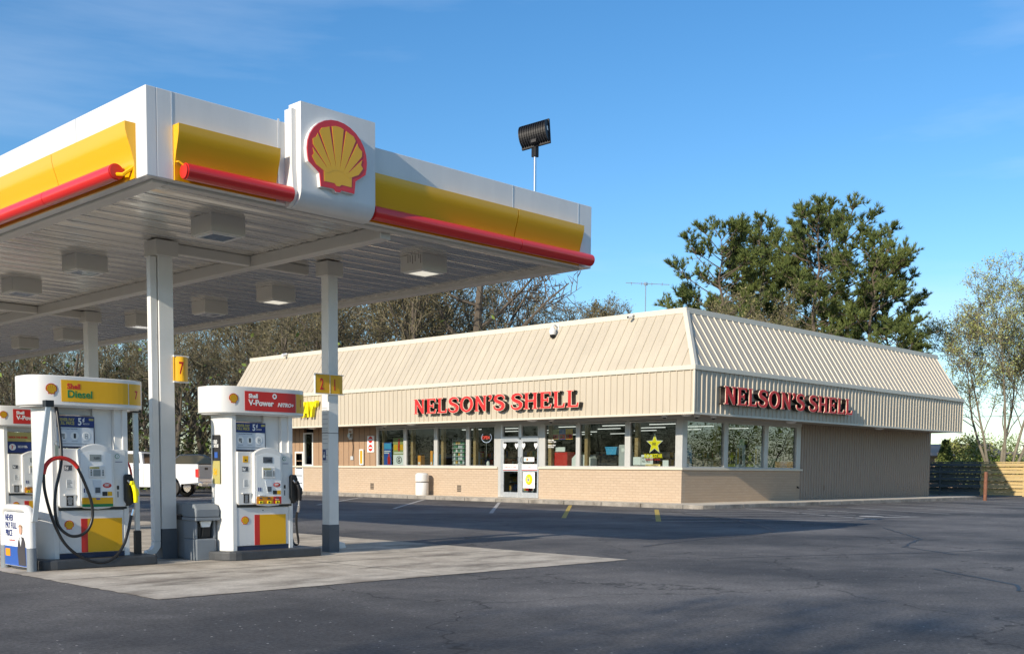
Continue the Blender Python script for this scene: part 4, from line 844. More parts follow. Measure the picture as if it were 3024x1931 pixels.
# ---- channel letter signs
def L_(pts): return [pts]
def letter_loops(ch):
    if ch == 'N': return [[(.0, 0), (.30, 0), (.30, .07), (.235, .07), (.235, .60), (.60, 0), (.74, 0), (.74, .93), (.82, .93), (.82, 1), (.52, 1), (.52, .93), (.60, .93), (.60, .40), (.24, 1), (.0, 1), (.0, .93), (.085, .93), (.085, .07), (.0, .07)]], .86
    if ch == 'E': return [[(0, 0), (.66, 0), (.70, .27), (.62, .27), (.57, .12), (.26, .12), (.26, .44), (.44, .44), (.46, .35), (.53, .35), (.53, .66), (.46, .66), (.44, .57), (.26, .57), (.26, .88), (.55, .88), (.60, .75), (.68, .75), (.65, 1), (0, 1), (0, .93), (.08, .93), (.08, .07), (0, .07)]], .74
    if ch == 'L': return [[(0, 0), (.64, 0), (.68, .30), (.60, .30), (.54, .13), (.26, .13), (.26, .93), (.36, .93), (.36, 1), (0, 1), (0, .93), (.08, .93), (.08, .07), (0, .07)]], .72
    if ch == 'H': return [[(0, 0), (.34, 0), (.34, .07), (.26, .07), (.26, .44), (.58, .44), (.58, .07), (.50, .07), (.50, 0), (.84, 0), (.84, .07), (.76, .07), (.76, .93), (.84, .93), (.84, 1), (.50, 1), (.50, .93), (.58, .93), (.58, .58), (.26, .58), (.26, .93), (.34, .93), (.34, 1), (0, 1), (0, .93), (.08, .93), (.08, .07), (0, .07)]], .88
    if ch == 'O':
        o = [(.44+.44*math.cos(2*math.pi*i/28), .5+.52*math.sin(2*math.pi*i/28)) for i in range(28)]; n_ = [(.44+.24*math.cos(2*math.pi*i/24), .5+.37*math.sin(2*math.pi*i/24)) for i in range(24)]; return [o, n_], .92
    if ch == "'": return [[(.02, 1.0), (.13, 1.03), (.22, .98), (.24, .86), (.18, .72), (.04, .60), (.0, .64), (.09, .74), (.10, .82), (.02, .88)]], .28
    if ch == 'S':
        cl = [(.66, .68), (.655, .80), (.59, .89), (.46, .945), (.30, .94), (.16, .86), (.12, .73), (.18, .61), (.34, .53), (.50, .46), (.60, .36), (.61, .24), (.54, .12), (.40, .055), (.24, .06), (.11, .12), (.055, .21), (.045, .33)]
        wd = [.035, .05, .055, .07, .085, .10, .11, .115, .115, .115, .115, .11, .10, .085, .075, .065, .05, .035]
        Lf, Rt = [], []
        for i, p in enumerate(cl):
            a, c = cl[max(i-1, 0)], cl[min(i+1, len(cl)-1)]; dx, dy = c[0]-a[0], c[1]-a[1]; l_ = math.hypot(dx, dy); nx, ny = -dy/l_, dx/l_
            Lf.append((p[0]+nx*wd[i], p[1]+ny*wd[i])); Rt.append((p[0]-nx*wd[i], p[1]-ny*wd[i]))
        return [Lf+Rt[::-1]], .74
def channel_sign(label, loc, face, total, h, hs):
    t = thing('channel_letter_sign', label, 'sign', loc, group='red channel letter signs on the store')
    word = "NELSON'S SHELL"; wsum = 0; items = []
    for ch in word:
        if ch == ' ': wsum += .30; items.append(None); continue
        lp, w_ = letter_loops(ch); items.append((lp, w_, wsum)); wsum += w_+.04
    k = total/wsum
    for it in items:
        if not it: continue
        lp, w_, off = it; lp2 = [[(p[0]*k, p[1]*h) for p in q] for q in lp]
        def pos(d): return (off*k, -d, 0) if face == '-y' else (-d, -off*k, 0)
        can_ = curve_mesh('letter', lp2, .20, 'dark', t, pos(.12), face)
        def sub(nm, m_, d, dep, offs):
            o = curve_mesh(nm, lp2, dep, m_, can_, (0, 0, d), face, off=offs); o.rotation_euler = (0, 0, 0)
        sub('edge_trim', 'trimw', .108, .02, .004); sub('face', 'redletter', .121, .014, -.007)
    return t
channel_sign("red serif letters NELSON'S SHELL on the sunlit front fascia", (FX-.03, 35.62, 3.60), '-x', 9.3, .63, 1)
channel_sign("red serif letters NELSON'S SHELL on the shaded side fascia", (32.35, FY-.03, 3.60), '-y', 9.4, .63, 1)
t = thing('letter_sign', 'slanted yellow and white letters half hidden by the red pump header', 'sign', (FX-.03, 46.35, 3.72))
o = text('SUB', .98, 'paper', t, (-.15, .2, 0), '-x', sx=.80, depth=.18, bold=.03, shear=.3); o = text("WAY'", .98, 'subyel', t, (-.15, -2.0, 0), '-x', sx=.66, depth=.18, bold=.03, shear=.3)
# ---- cameras
def domecam(loc, label, ptz=False):
    t = thing('security_camera', label, 'security camera', loc, group='security cameras on the store')
    if ptz:
        q = MB(); q.box(.15, .22, -.06, .06, -.12, .14); q.tube([(.18, 0, .05), (-.02, 0, .12), (-.12, 0, .08), (-.14, 0, .0)], .035, 8); q.build('arm', 'whitem', t, smooth=True)
        q = MB(); q.lathe((-.14, 0, -.26), [(.11, .0), (.13, .06), (.13, .16), (.10, .23), (.05, .28)], 16); q.build('housing', 'white', t, smooth=True)
        q = MB(); q.lathe((-.14, 0, -.40), [(.02, .0), (.07, .02), (.105, .08), (.11, .14)], 16); q.build('dome', 'blackp', t, smooth=True)
    else:
        q = MB(); q.box(-.09, .09, -.09, .09, -.02, .03); q.lathe((0, 0, -.07), [(.075, .0), (.095, .02), (.095, .05)], 14); q.build('housing', 'whitem', t); q = MB(); q.lathe((0, 0, -.12), [(.02, 0), (.055, .015), (.07, .05)], 12); q.build('dome', 'blackp', t, smooth=True)
domecam((32.05, 28.85, 6.78), 'white domed camera on a bracket at the middle of the front roof edge', True)
t = thing('security_camera', 'small white camera at the roof edge nearest the roof corner', 'security camera', (32.1, 25.15, 6.96), group='security cameras on the store'); q = MB(); q.box(.0, .16, -.05, .05, -.02, .03); q.tube([(-.02, 0, -.07), (-.16, .03, -.10)], .065, 10); q.build('housing', 'whitem', t); MB().tube([(-.16, .03, -.10), (-.17, .032, -.102)], .045, 10).build('lens', 'blackp', t)
t = thing('security_camera', 'small white camera at the far left of the front roof edge', 'security camera', (32.1, 47.3, 7.0), group='security cameras on the store'); q = MB(); q.tube([(.1, 0, 0), (-.12, 0, -.05)], .085, 10); q.build('housing', 'whitem', t); MB().box(.05, .2, -.14, -.05, .02, .06).build('bracket', 'whitem', t)
domecam((31.6, 38.75, 3.22), 'dome camera under the soffit above the fourth and fifth window from the left')
domecam((31.6, 28.6, 3.22), 'dome camera under the soffit just right of the entrance'); domecam((31.3, 23.0, 3.22), 'dome camera under the front soffit beside the corner post'); domecam((31.75, 21.95, 3.22), 'dome camera under the side soffit nearest the corner'); domecam((32.7, 21.9, 3.22), 'dome camera under the side soffit, second from the corner')
t = thing('tv_antenna', 'thin metal aerial on a mast above the store roof', 'antenna', (36.0, 27.5, 6.9)); q = MB(); q.tube([(0, 0, 0), (0, 0, 1.9)], .022, 6); q.build('mast', 'steel', t)
q = MB(); q.tube([(-.35, .75, 2.0), (.45, -.85, 1.85)], .014, 5)
for k in range(4): a = -.3+k*.22; q.tube([(a-.35, -a*1.6-.25, 1.95-k*.02), (a+.3, -a*1.6+.25, 1.95-k*.02)], .010, 5)
q.box(-.06, .06, -.06, .06, 1.86, 1.98); q.build('aerial', 'steel', t)
# ---- white litter bin
t = thing('litter_bin', 'white round litter bin against the brick wall left of the entrance', 'litter bin', (32.0, 36.62, .14))
MB().lathe((0, 0, 0), [(.27, 0), (.29, .03), (.29, .53), (.27, .56)], 28).build('body', 'white', t, smooth=True); MB().lathe((0, 0, .56), [(.25, 0), (.25, .04)], 28).build('gap', 'ink', t, smooth=True)
MB().lathe((0, 0, .60), [(.29, 0), (.30, .03), (.30, .30), (.24, .37), (.12, .39), (.01, .395)], 28).build('lid', 'white', t, smooth=True)
# ---- wall items
def wallsign(y0, y1, z0, z1, mats, label, nm='wall_sign', cat='sign'):
    t = MB().box(BX-.03, BX+.018, y0, y1, z0, z1).build(nm, mats, None); tag(t, label, cat); return t
t = wallsign(40.57, 41.05, 2.06, 2.82, 'paper', 'white sign with two round red symbols on the brown wall left of the windows')
for z in (2.64, 2.26): 
    q = MB(); q.disc((BX-.032, 40.81, z), 'x', .16, .004, 20); q.build('red_disc', 'redv', t); MB().box(BX-.036, BX-.034, 40.70, 40.92, z-.03, z+.03).build('symbol', 'paper', t)
t = wallsign(41.3, 41.6, 1.46, 2.2, 'whitem', 'white cabinet with an orange window on the brown wall', 'extinguisher_cabinet', 'cabinet'); MB().box(BX-.034, BX-.03, 41.36, 41.54, 1.52, 2.14).build('cabinet_window', 'orange', t); t.location.x -= .05
t = wallsign(42.2, 42.5, 2.95, 3.2, 'whitem', 'small white box with dark print high on the brown wall', 'wall_box', 'box'); MB().box(BX-.034, BX-.03, 42.25, 42.45, 3.0, 3.08).build('print', 'brown', t)
t = wallsign(42.22, 42.48, 2.68, 2.9, 'lgrey', 'grey electric meter with a cable on the brown wall', 'electric_meter', 'meter'); q = MB(); q.disc((BX-.08, 42.35, 2.85), 'x', .10, .1, 14); q.build('meter_glass', 'steel', t); MB().tube([(BX-.02, 42.2, 2.7), (BX-.02, 42.15, 2.3), (BX-.02, 42.2, 1.85)], .015, 6).build('cable', 'dark', t)
t = wallsign(42.15, 42.35, 1.7, 1.88, 'lgrey', 'small grey socket box low on the cable of the meter', 'socket_box', 'box')
# ---- window displays
def poster(y0, y1, z0, z1, m_, label, dx=.10, nm='poster', cat='poster'):
    t = MB().box(BX+dx, BX+dx+.006, y0, y1, z0, z1).build(nm, m_, None); return tag(t, label, cat)
def P(t, m_, y0, y1, z0, z1, nm='print', dx=.10): MB().box(BX+dx-.004, BX+dx, y0, y1, z0, z1).build(nm, m_, t)
t = poster(39.42, 39.98, 1.47, 2.5, 'blue', 'blue drink poster in the leftmost window'); P(t, 'cyan', 39.45, 39.95, 2.2, 2.46); P(t, 'paper', 39.5, 39.95, 2.08, 2.12); P(t, 'paper', 39.6, 39.95, 2.0, 2.04); q = MB(); q.prism([(39.5, 1.5), (39.5, 1.8), (39.56, 1.88), (39.56, 2.0), (39.64, 2.0), (39.64, 1.88), (39.70, 1.8), (39.70, 1.5)], 'x', BX+.09, BX+.095); q.build('printed_bottle', 'redv', t)
t = poster(38.50, 39.30, 1.95, 2.7, 'leafy', 'green and yellow bottle poster above the white letter G sign'); P(t, 'yell2', 38.6, 38.85, 2.15, 2.4); P(t, 'yell2', 39.0, 39.25, 2.15, 2.4); P(t, 'redv', 38.82, 38.95, 2.1, 2.66); P(t, 'paper', 38.6, 39.25, 2.0, 2.05)
t = poster(38.50, 39.30, 1.47, 1.94, 'paper', 'white sign with a dark letter G in an oval, leftmost window'); q = MB(); q.disc((BX+.097, 38.88, 1.70), 'x', .20, .004, 20, ry=.17); q.build('oval', 'ink', t); MB().disc((BX+.094, 38.88, 1.70), 'x', .165, .004, 20, ry=.135).build('oval_field', 'paper', t); text('G', .26, 'ink', t, (BX+.09, 38.98, 1.61), '-x', bold=.012)
t = thing('neon_sign', 'round red and white neon OPEN sign hanging in the window left of the door', 'neon sign', (BX+.14, 33.2, 2.64)); q = MB(); q.tube([(0, .30*math.cos(a*.2618), .21*math.sin(a*.2618)) for a in range(9, 28)], .012, 6); q.build('neon_ring', 'neonb', t); text('OPEN', .20, 'neon', t, (0, .26, -.07), '-x', sx=.85, bold=.0); MB().tube([(0, 0, -.2), (0, 0, -.8)], .006, 5).build('cord', 'lgrey', t)
for (y0, y1, m_, nn, lb) in ((29.06, 29.40, 'leafy', '2.55', 'leftmost'), (28.72, 29.05, 'blue', '.86', 'middle'), (28.34, 28.71, 'yell2', '.79', 'rightmost')):
    t = poster(y0, y1, 2.50, 2.90, m_, f'{lb} of three small price posters right of the entrance', nm='price_poster'); P(t, 'redv', y0+.02, y1-.02, 2.52, 2.70); text(nn, .15, 'ink', t, (BX+.094, y1-.04, 2.55), '-x', sx=.8, bold=.004)
t = thing('window_lettering', 'white store hours lettering on the glass right of the entrance', 'lettering', (BX+.055, 0, 0))
for z, s_ in ((2.46, 'Open daily'), (2.39, '5 am to 11 pm'), (2.25, "Nelson's Shell"), (2.18, 'Food Store')): text(s_, .07, 'paper', t, (0, 29.6, z), '-x', bold=.002, name='hours_line')
t = thing('ice_chest', 'red chest with white label behind the window right of the entrance', 'cooler', (BX+.25, 28.75, 1.3)); MB().box(0, .5, 0, .68, 0, .70).build('body', 'redv', t, bevel=.02); MB().box(-.01, .0, .05, .62, .12, .16).build('lip', 'dark', t); q = MB().box(-.02, 0.0, .1, .6, .72, .90).build('label_card', 'paper', t)
t = thing('donation_box', 'white peaked box behind the post right of the red chest', 'box', (BX+.25, 27.55, 1.3)); q = MB(); q.prism([(0, 0), (0, .45), (.12, .60), (.78, .60), (.95, .45), (.95, 0)], 'x', 0, .4); q.build('box', 'paper', t)
t = thing('storage_tote', 'light blue plastic tote on dark shelves behind the second window from the corner', 'tote', (BX+.5, 26.45, 1.9)); q = MB(); q.prism([(0.04, 0), (0, .25), (.55, .25), (.50, 0)], 'x', 0, .4); q.build('tub', 'cyan', t); MB().box(-.02, .42, -.02, .57, .25, .30).build('lid', 'cyan', t, bevel=.01)
t = thing('wheeled_cart', 'grey green upright cart behind the second window from the corner', 'cart', (BX+.5, 25.95, 1.28)); MB().box(0, .4, 0, .42, 0, 1.0).build('body', 'lgrey', t, bevel=.05); MB().box(-.01, 0, .12, .26, .72, .86).build('label', 'paper', t)
t = thing('dark_rack', 'dark rack behind the second window from the corner', 'rack', (BX+.6, 26.5, 1.28)); MB().box(0, .5, 0, .95, 0, .60).build('body', 'blackp', t); MB().box(-.02, 0, .02, .9, .25, .28).build('rail', 'dgrey', t)
t = thing('window_star_sign', 'yellow star sign reading ROCKSTAR ENERGY DRINK in the front window nearest the corner', 'sign', (BX+.09, 24.35, 0))
def star(cy, cz, r): return [(cy+(r if i % 2 == 0 else r*.42)*math.sin(math.pi*i/5), cz+(r if i % 2 == 0 else r*.42)*math.cos(math.pi*i/5)) for i in range(10)]
MB().prism(star(0, 2.27, .40), 'x', .0, .006).build('star_edge', 'paper', t); MB().prism(star(0, 2.27, .35), 'x', -.006, -.001).build('star', 'subyel', t); text('RR', .16, 'ink', t, (-.009, .10, 2.22), '-x', sx=.9, bold=.002)
text('ROCKSTAR', .20, 'subyel', t, (-.003, .46, 1.77), '-x', sx=.80, bold=.008); text('ENERGY DRINK', .095, 'redv', t, (-.003, .40, 1.67), '-x', bold=.002)
t = poster(24.98, 25.34, 1.50, 1.80, 'paper', 'small white notice at the lower left of the window nearest the corner'); t = poster(24.42, 24.96, 1.50, 1.88, 'paper', 'NEVER PAY FULL PRICE card below the yellow star'); text('NEVER PAY\nFULL PRICE', .12, 'ink', t, (BX+.095, 24.92, 1.72), '-x', sx=.62, shear=.1)
t = poster(24.06, 24.72, 1.415, 1.53, 'gold', 'pale yellow NO LOITERING sign at the window sill', dx=.06, nm='no_loitering_sign', cat='sign'); text('NO LOITERING', .10, 'ink', t, (BX+.055, 24.70, 1.44), '-x', sx=.82, bold=.003)
t = poster(23.72, 23.98, 1.44, 1.68, 'paper', 'small white card at the right of the window nearest the corner')
t = poster(30.24, 30.90, .55, 1.20, 'paper', 'white poster with a yellow round 5 cent mark on the right door leaf', dx=-.02); q = MB(); q.disc((BX-.024, 30.56, .90), 'x', .20, .004, 20, ry=.22); q.build('ring', 'orange', t); MB().disc((BX-.028, 30.56, .91), 'x', .16, .004, 20, ry=.18).build('disc', 'subyel', t); text('5¢', .26, 'blue', t, (BX-.033, 30.68, .83), '-x', sx=.7, bold=.006); P(t, 'grey', 30.4, 30.75, .62, .63, dx=-.02)
t = poster(30.28, 30.86, 1.62, 1.80, 'paper', 'small white picture strip on the right door leaf above the push plate', dx=-.02); P(t, 'brown', 30.6, 30.72, 1.65, 1.77, dx=-.02); P(t, 'cyan', 30.76, 30.82, 1.65, 1.77, dx=-.02)
for k, (y0, y1, z1, mm, lb) in enumerate(((37.55, 37.75, 1.9, 'orange', 'narrow orange display rack standing in the second window from the left'), (36.45, 36.7, 1.95, 'cyan', 'light blue display box at the right of the second window from the left'), (36.75, 36.9, 2.1, 'orange', 'thin tan display stand beside the light blue box'))):
    t = MB().box(BX+.25, BX+.5, y0, y1, 1.3, z1).build('display_stand', mm, None, bevel=.01); tag(t, lb, 'display'); P(t, 'paper', y0+.03, y1-.03, 1.5, 1.6, dx=.25)
t = thing('wire_rack', 'white wire magazine rack in the third window from the left', 'rack', (BX+.3, 34.75, 1.3)); q = MB()
for k in range(8): q.box(0, .3, 0, .75, .05+k*.17, .062+k*.17)
for k in range(9): q.box(-.005, .0, k*.09, k*.09+.008, 0, 1.35)
q.build('wires', 'paper', t); q = MB(); r2 = random.Random(5)
for k in range(7):
    for j in range(5): q.cur = r2.randint(0, 3); q.box(.03, .25, .02+j*.145, .02+j*.145+.1, .065+k*.17, .065+k*.17+.11)
q.build('goods', ['paper2', 'green', 'yell2', 'paper'], t)
for y, hgt, mm, lb in ((34.2, .5, 'paper', 'white cup stack on the counter at the third mullion'), (33.95, .75, 'paper2', 'tall pale dispenser left of the neon sign'), (33.35, .35, 'paper', 'white bottles on the counter below the neon sign'), (32.75, .9, 'cyan', 'narrow blue and white card beside the entrance')):
    t = MB().lathe((BX+.4, y, 1.3), [(.07, 0), (.08, .02), (.08, hgt*.8), (.04, hgt)], 10).build('counter_item', mm, None, smooth=True); tag(t, lb, 'container')
for k, x in enumerate((35.62, 36.90)):
    t = thing('drink_display', ('left' if k == 0 else 'right')+' of two yellow and black star drink cards in the middle side window', 'poster', (x, BY+.10, 1.47), group='drink cards in the side window')
    MB().box(0, .52, 0, .01, 0, .45).build('star_card', 'ink', t); MB().prism([(p[0]+.24, p[1]) for p in star(0, .36, .20)], 'y', -.006, -.001).build('star', 'subyel', t); MB().box(0, .52, -.006, -.001, .0, .10).build('base_band', 'subyel', t)
    q = MB(); q.prism([(.52, .05), (.60, .84), (1.18, .84), (1.18, .0), (.52, 0)], 'y', .0, .01); q.build('can_card', 'paper', t)
    for j, mm in enumerate(('yell2', 'ink', 'paper2')): MB().box(.60+j*.20, .75+j*.20, -.006, -.001, .10, .72).build('printed_can', mm, t)
t = MB().box(36.35, 36.72, BY+.09, BY+.10, 2.3, 2.55).build('notice', 'lgreen', None); tag(t, 'pale green notice taped in the middle side window', 'notice')
t = thing('accessibility_notice', 'blue wheelchair notice and cards in the side window nearest the corner', 'notice', (32.82, BY+.10, 1.46)); MB().box(0, .42, 0, .01, 0, .62).build('card', 'cyan', t); MB().box(.1, .28, -.005, 0, .1, .34).build('symbol_field', 'navy', t); MB().box(.0, .35, -.004, 0, .64, .8).build('top_card', 'paper2', t)
t = thing('green_crate', 'green covered crate in the side window farthest from the corner', 'crate', (38.5, BY+.35, 1.3)); MB().box(0, 1.5, 0, .5, 0, .55).build('cover', 'green', t, bevel=.05); MB().box(1.3, 1.75, -.1, .2, 0, .4).build('blue_end', 'cyan', t, bevel=.03)

# ---------------------------------------------------------------- fence, post, wires, houses beyond
t = thing('wooden_fence', 'horizontal board fence, shaded dark near the store and golden at the right', 'fence', (64.5, 0, 0))
r2 = random.Random(11)
y = 8.0
while y < 40:
    MB().box(.045, .14, y-.05, y+.05, 0, 1.95).build('post', 'wood' if y < 25 else 'wood_shade', t)
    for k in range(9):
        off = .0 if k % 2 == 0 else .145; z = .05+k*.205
        MB().box(off+r2.uniform(-.004, .004), off+.03, y-.02+.0, y+2.38, z+r2.uniform(-.008, .008), z+.185).build('board', 'wood' if y < 23.5 else 'wood_shade', t)  # past the shadow edge the boards take the darker, painted-in shade
    y += 2.4
MB().box(-.02, .17, 8, 24.8, 1.91, 1.96).build('cap_rail', 'wood', t); MB().box(-.02, .17, 24.8, 42, 1.91, 1.96).build('cap_rail', 'wood_shade', t)
t = thing('steel_post', 'rusty brown steel post standing at the end of the sidewalk', 'bollard', (52.8, 20.05, 0)); MB().tube([(0, 0, 0), (0, 0, 1.33)], .085, 12).build('pipe', 'rust', t, smooth=True); MB().lathe((0, 0, 1.33), [(.085, 0), (.06, .03), (.01, .04)], 12).build('cap', 'rust', t, smooth=True)
for k, (z, dz) in enumerate(((6.3, .0), (3.85, -.15), (3.35, -.1), (3.1, 0))):
    pts = [(95+0*i, 60-7*i, z+dz*.1-.25*math.sin(math.pi*i/10)) for i in range(11)]
    o = MB().tube(pts, .02, 5).build('utility_wire', 'dark', None); tag(o, ['highest thin dark wire crossing the sky behind the right tree', 'second thin wire from the top behind the right tree', 'third thin wire from the top behind the right tree', 'lowest thin wire behind the right tree'][k], 'wire', 'overhead wires')
def house(x, y, w_, d_, h, rh, mw, label, rz=0):
    t = thing('house', label, 'house', (x, y, 0), rz)
    MB().box(0, d_, 0, w_, 0, h).build('wall', mw, t)
    q = MB(); q.prism([(-.5, h), (d_/2, h+rh), (d_+.5, h)], 'y', -.5, w_+.5); q.build('roof', 'peach' if rh < 2 else 'roofg', t)
    for k in range(int(w_//3)):
        f = MB().box(-.06, 0, 1+k*3, 2.2+k*3, 1.0, 2.2).build('window', 'whitem', t); MB().box(-.07, -.061, 1.1+k*3, 2.1+k*3, 1.1, 2.1).build('pane', 'carglass', f)
house(84, 33.5, 8, 7, 2.6, 1.0, 'peach', 'small house behind the fence beside the store wall')
house(98, 22, 12, 8, 3.7, .25, 'peach', 'low peach coloured building behind the right tree')
house(112, 42, 10, 8, 3.2, .3, 'creamw', 'pale house far behind the bushes')

# ---------------------------------------------------------------- vehicles
def wheel(parent, x, y, r, wd, side):
    w_ = MB(); prof = [(r*.62, -wd/2), (r*.93, -wd/2), (r, -wd/2+.03), (r, wd/2-.03), (r*.93, wd/2), (r*.62, wd/2)]
    seg = 28; n0 = 0
    for rr, xx in prof:
        for k in range(seg): a = 2*math.pi*k/seg; w_.v.append((xx, rr*math.cos(a), rr*math.sin(a)))
    for i in range(len(prof)-1):
        for k in range(seg): k2 = (k+1) % seg; w_.f.append((i*seg+k, i*seg+k2, (i+1)*seg+k2, (i+1)*seg+k)); w_.m.append(0)
    o = w_.build('wheel', 'black', parent, smooth=True, loc=(x, y, r))
    q = MB(); q.disc((side*(wd/2-.06), 0, 0), 'x', r*.62, .02, 24); q.disc((side*(wd/2-.03), 0, 0), 'x', r*.16, .05, 16)
    for k in range(6):
        a = 2*math.pi*k/6; c, s_ = math.cos(a), math.sin(a); q.prism([(c*.1*r-s_*.07*r, s_*.1*r+c*.07*r), (c*.1*r+s_*.07*r, s_*.1*r-c*.07*r), (c*.6*r+s_*.13*r, s_*.6*r-c*.13*r), (c*.6*r-s_*.13*r, s_*.6*r+c*.13*r)], 'x', side*(wd/2-.045)-.012, side*(wd/2-.045)+.012)
    q.build('rim', 'chrome', o); return o
tr = thing('pickup_truck', 'white pickup truck parked behind the left canopy column, tail towards the store', 'pickup truck', (24.4, 42.5, 0), R(40)); tr.scale = (1, .86, 1)
# profile in (y,z), local x 0 (near side) .. 2.0 ; y=0 tail
def arch_pts(yc, r, z): return [(yc+r*math.cos(a), .42+r*math.sin(a)) for a in [math.pi*(i/10) for i in range(11)]]
body = [(0.00, .62), (0.00, 1.42), (2.85, 1.42), (2.85, 1.38), (5.05, 1.36), (6.55, 1.22), (6.75, 1.1), (6.75, .55), (6.30, .5)]
a1 = [(5.55+.5*math.cos(a), .42+.5*math.sin(a)) for a in [math.pi*i/10 for i in range(11)]]
a2 = [(1.42+.5*math.cos(a), .42+.5*math.sin(a)) for a in [math.pi*i/10 for i in range(11)]]
q = MB(); prof = body+a1+[(5.0, .42), (1.95, .42)]+a2+[(.88, .55)]
q.prism(prof, 'x', .0, .14); q.prism(prof, 'x', 1.86, 2.0); q.box(.14, 1.86, .0, .10, .62, 1.40); q.box(.14, 1.86, .1, 6.7, .55, .66); q.box(.14, 1.86, 4.7, 6.65, .66, 1.2)
q.build('body', 'carw', tr, bevel=.025)
q = MB()
for x0, x1 in ((.14, .155),): pass
cab = [(2.85, 1.38), (2.92, 1.92), (3.25, 1.97), (4.30, 1.96), (5.15, 1.38)]
q.prism(cab, 'x', .10, 1.90); cb_ = q.build('cab', 'carw', tr, bevel=.04)
q = MB(); q.prism([(3.78, 1.45), (3.80, 1.84), (4.22, 1.84), (4.82, 1.45)], 'x', .085, .099); q.build('window', 'carglass', cb_); q = MB(); q.prism([(3.02, 1.45), (3.06, 1.84), (3.68, 1.85), (3.66, 1.45)], 'x', .085, .099); q.build('window', 'carglass', cb_)
q = MB(); q.prism([(2.85, 1.46), (2.90, 1.86), (2.93, 1.86), (2.88, 1.46)], 'x', .28, 1.72); q.build('rear_window', 'carglass', cb_)
MB().box(.12, 1.88, .06, 2.83, 1.405, 1.445).build('bed_cover', 'blackp', tr)
MB().box(.2, 1.8, -.012, .0, .78, 1.36).build('tailgate', 'lgrey', tr, bevel=.01); MB().box(.82, 1.18, -.03, -.012, 1.18, 1.28).build('tailgate_handle', 'ink', tr)
for x0 in (-.004, 1.83): MB().box(x0, x0+.175, -.02, .14, .85, 1.22).build('tail_lamp', 'tail', tr, bevel=.015)
q = MB(); q.prism([(-.22, .45), (-.24, .62), (-.02, .68), (.02, .50)], 'x', .0, 2.0); q.build('bumper', 'chrome', tr, bevel=.02)
MB().box(.75, 1.25, -.245, -.22, .5, .58).build('number_plate', 'paper', tr)
for k in range(2): MB().box(-.012, .0, 3.82+k*-.85, 3.96+k*-.85, 1.16, 1.19).build('door_handle', 'chrome', tr)
for yy in (2.8, 3.72, 4.9): MB().box(-.003, .0, yy, yy+.012, .5, 1.36).build('door_gap', 'ink', tr)
for x, s_ in ((.12, -1), (1.88, 1)):
    for y in (1.42, 5.55): wheel(tr, x, y, .40, .27, s_).scale = (1, 1/.86, 1)
cr = thing('parked_car', 'dark car parked behind the white pickup truck', 'car', (29.6, 47.6, 0), R(42)); cr.scale = (1, 1, 1.2)
q = MB(); q.prism([(0, .5), (0, .95), (.15, 1.05), (.9, 1.12), (1.5, 1.52), (2.0, 1.62), (3.0, 1.60), (3.7, 1.12), (4.6, .98), (4.7, .6), (4.5, .4), (.2, .4)], 'x', 0, 1.8); q.build('body', 'carb', cr, bevel=.05)
q = MB(); q.prism([(1.05, 1.14), (1.55, 1.48), (2.0, 1.56), (2.95, 1.54), (3.5, 1.14)], 'x', -.01, 0); q.build('window', 'carglass', cr)
for y in (.85, 3.8): wheel(cr, .08, y, .33, .2, -1); wheel(cr, 1.72, y, .33, .2, 1)

# ---------------------------------------------------------------- trees
AZ0 = 44.13
def polar(u, d):
    a = R(AZ0)-math.atan((u-1512)/3230.9); return (d*math.cos(a), d*math.sin(a))
def ribbon_tube(vs, fs, a, b, ra, rb, seg=3):
    d = b-a
    if d.length < 1e-6: return
    d.normalize(); up = Vector((0, 0, 1)) if abs(d.z) < .9 else Vector((1, 0, 0)); s_ = d.cross(up).normalized(); t_ = s_.cross(d)
    n = len(vs)
    for p, r_ in ((a, ra), (b, rb)):
        for k in range(seg): an = 2*math.pi*k/seg; vs.append(p+s_*math.cos(an)*r_+t_*math.sin(an)*r_)
    for k in range(seg): k2 = (k+1) % seg; fs.append((n+k, n+k2, n+seg+k2, n+seg+k))
def mesh_obj(name, vs, fs, m_, parent=None):
    me = bpy.data.meshes.new(name); me.from_pydata([tuple(v) for v in vs], [], fs); me.materials.append(W[m_]); o = bpy.data.objects.new(name, me); COL.objects.link(o); o.parent = parent; return o
def rvec(r): return Vector((r.uniform(-1, 1), r.uniform(-1, 1), r.uniform(-1, 1)))
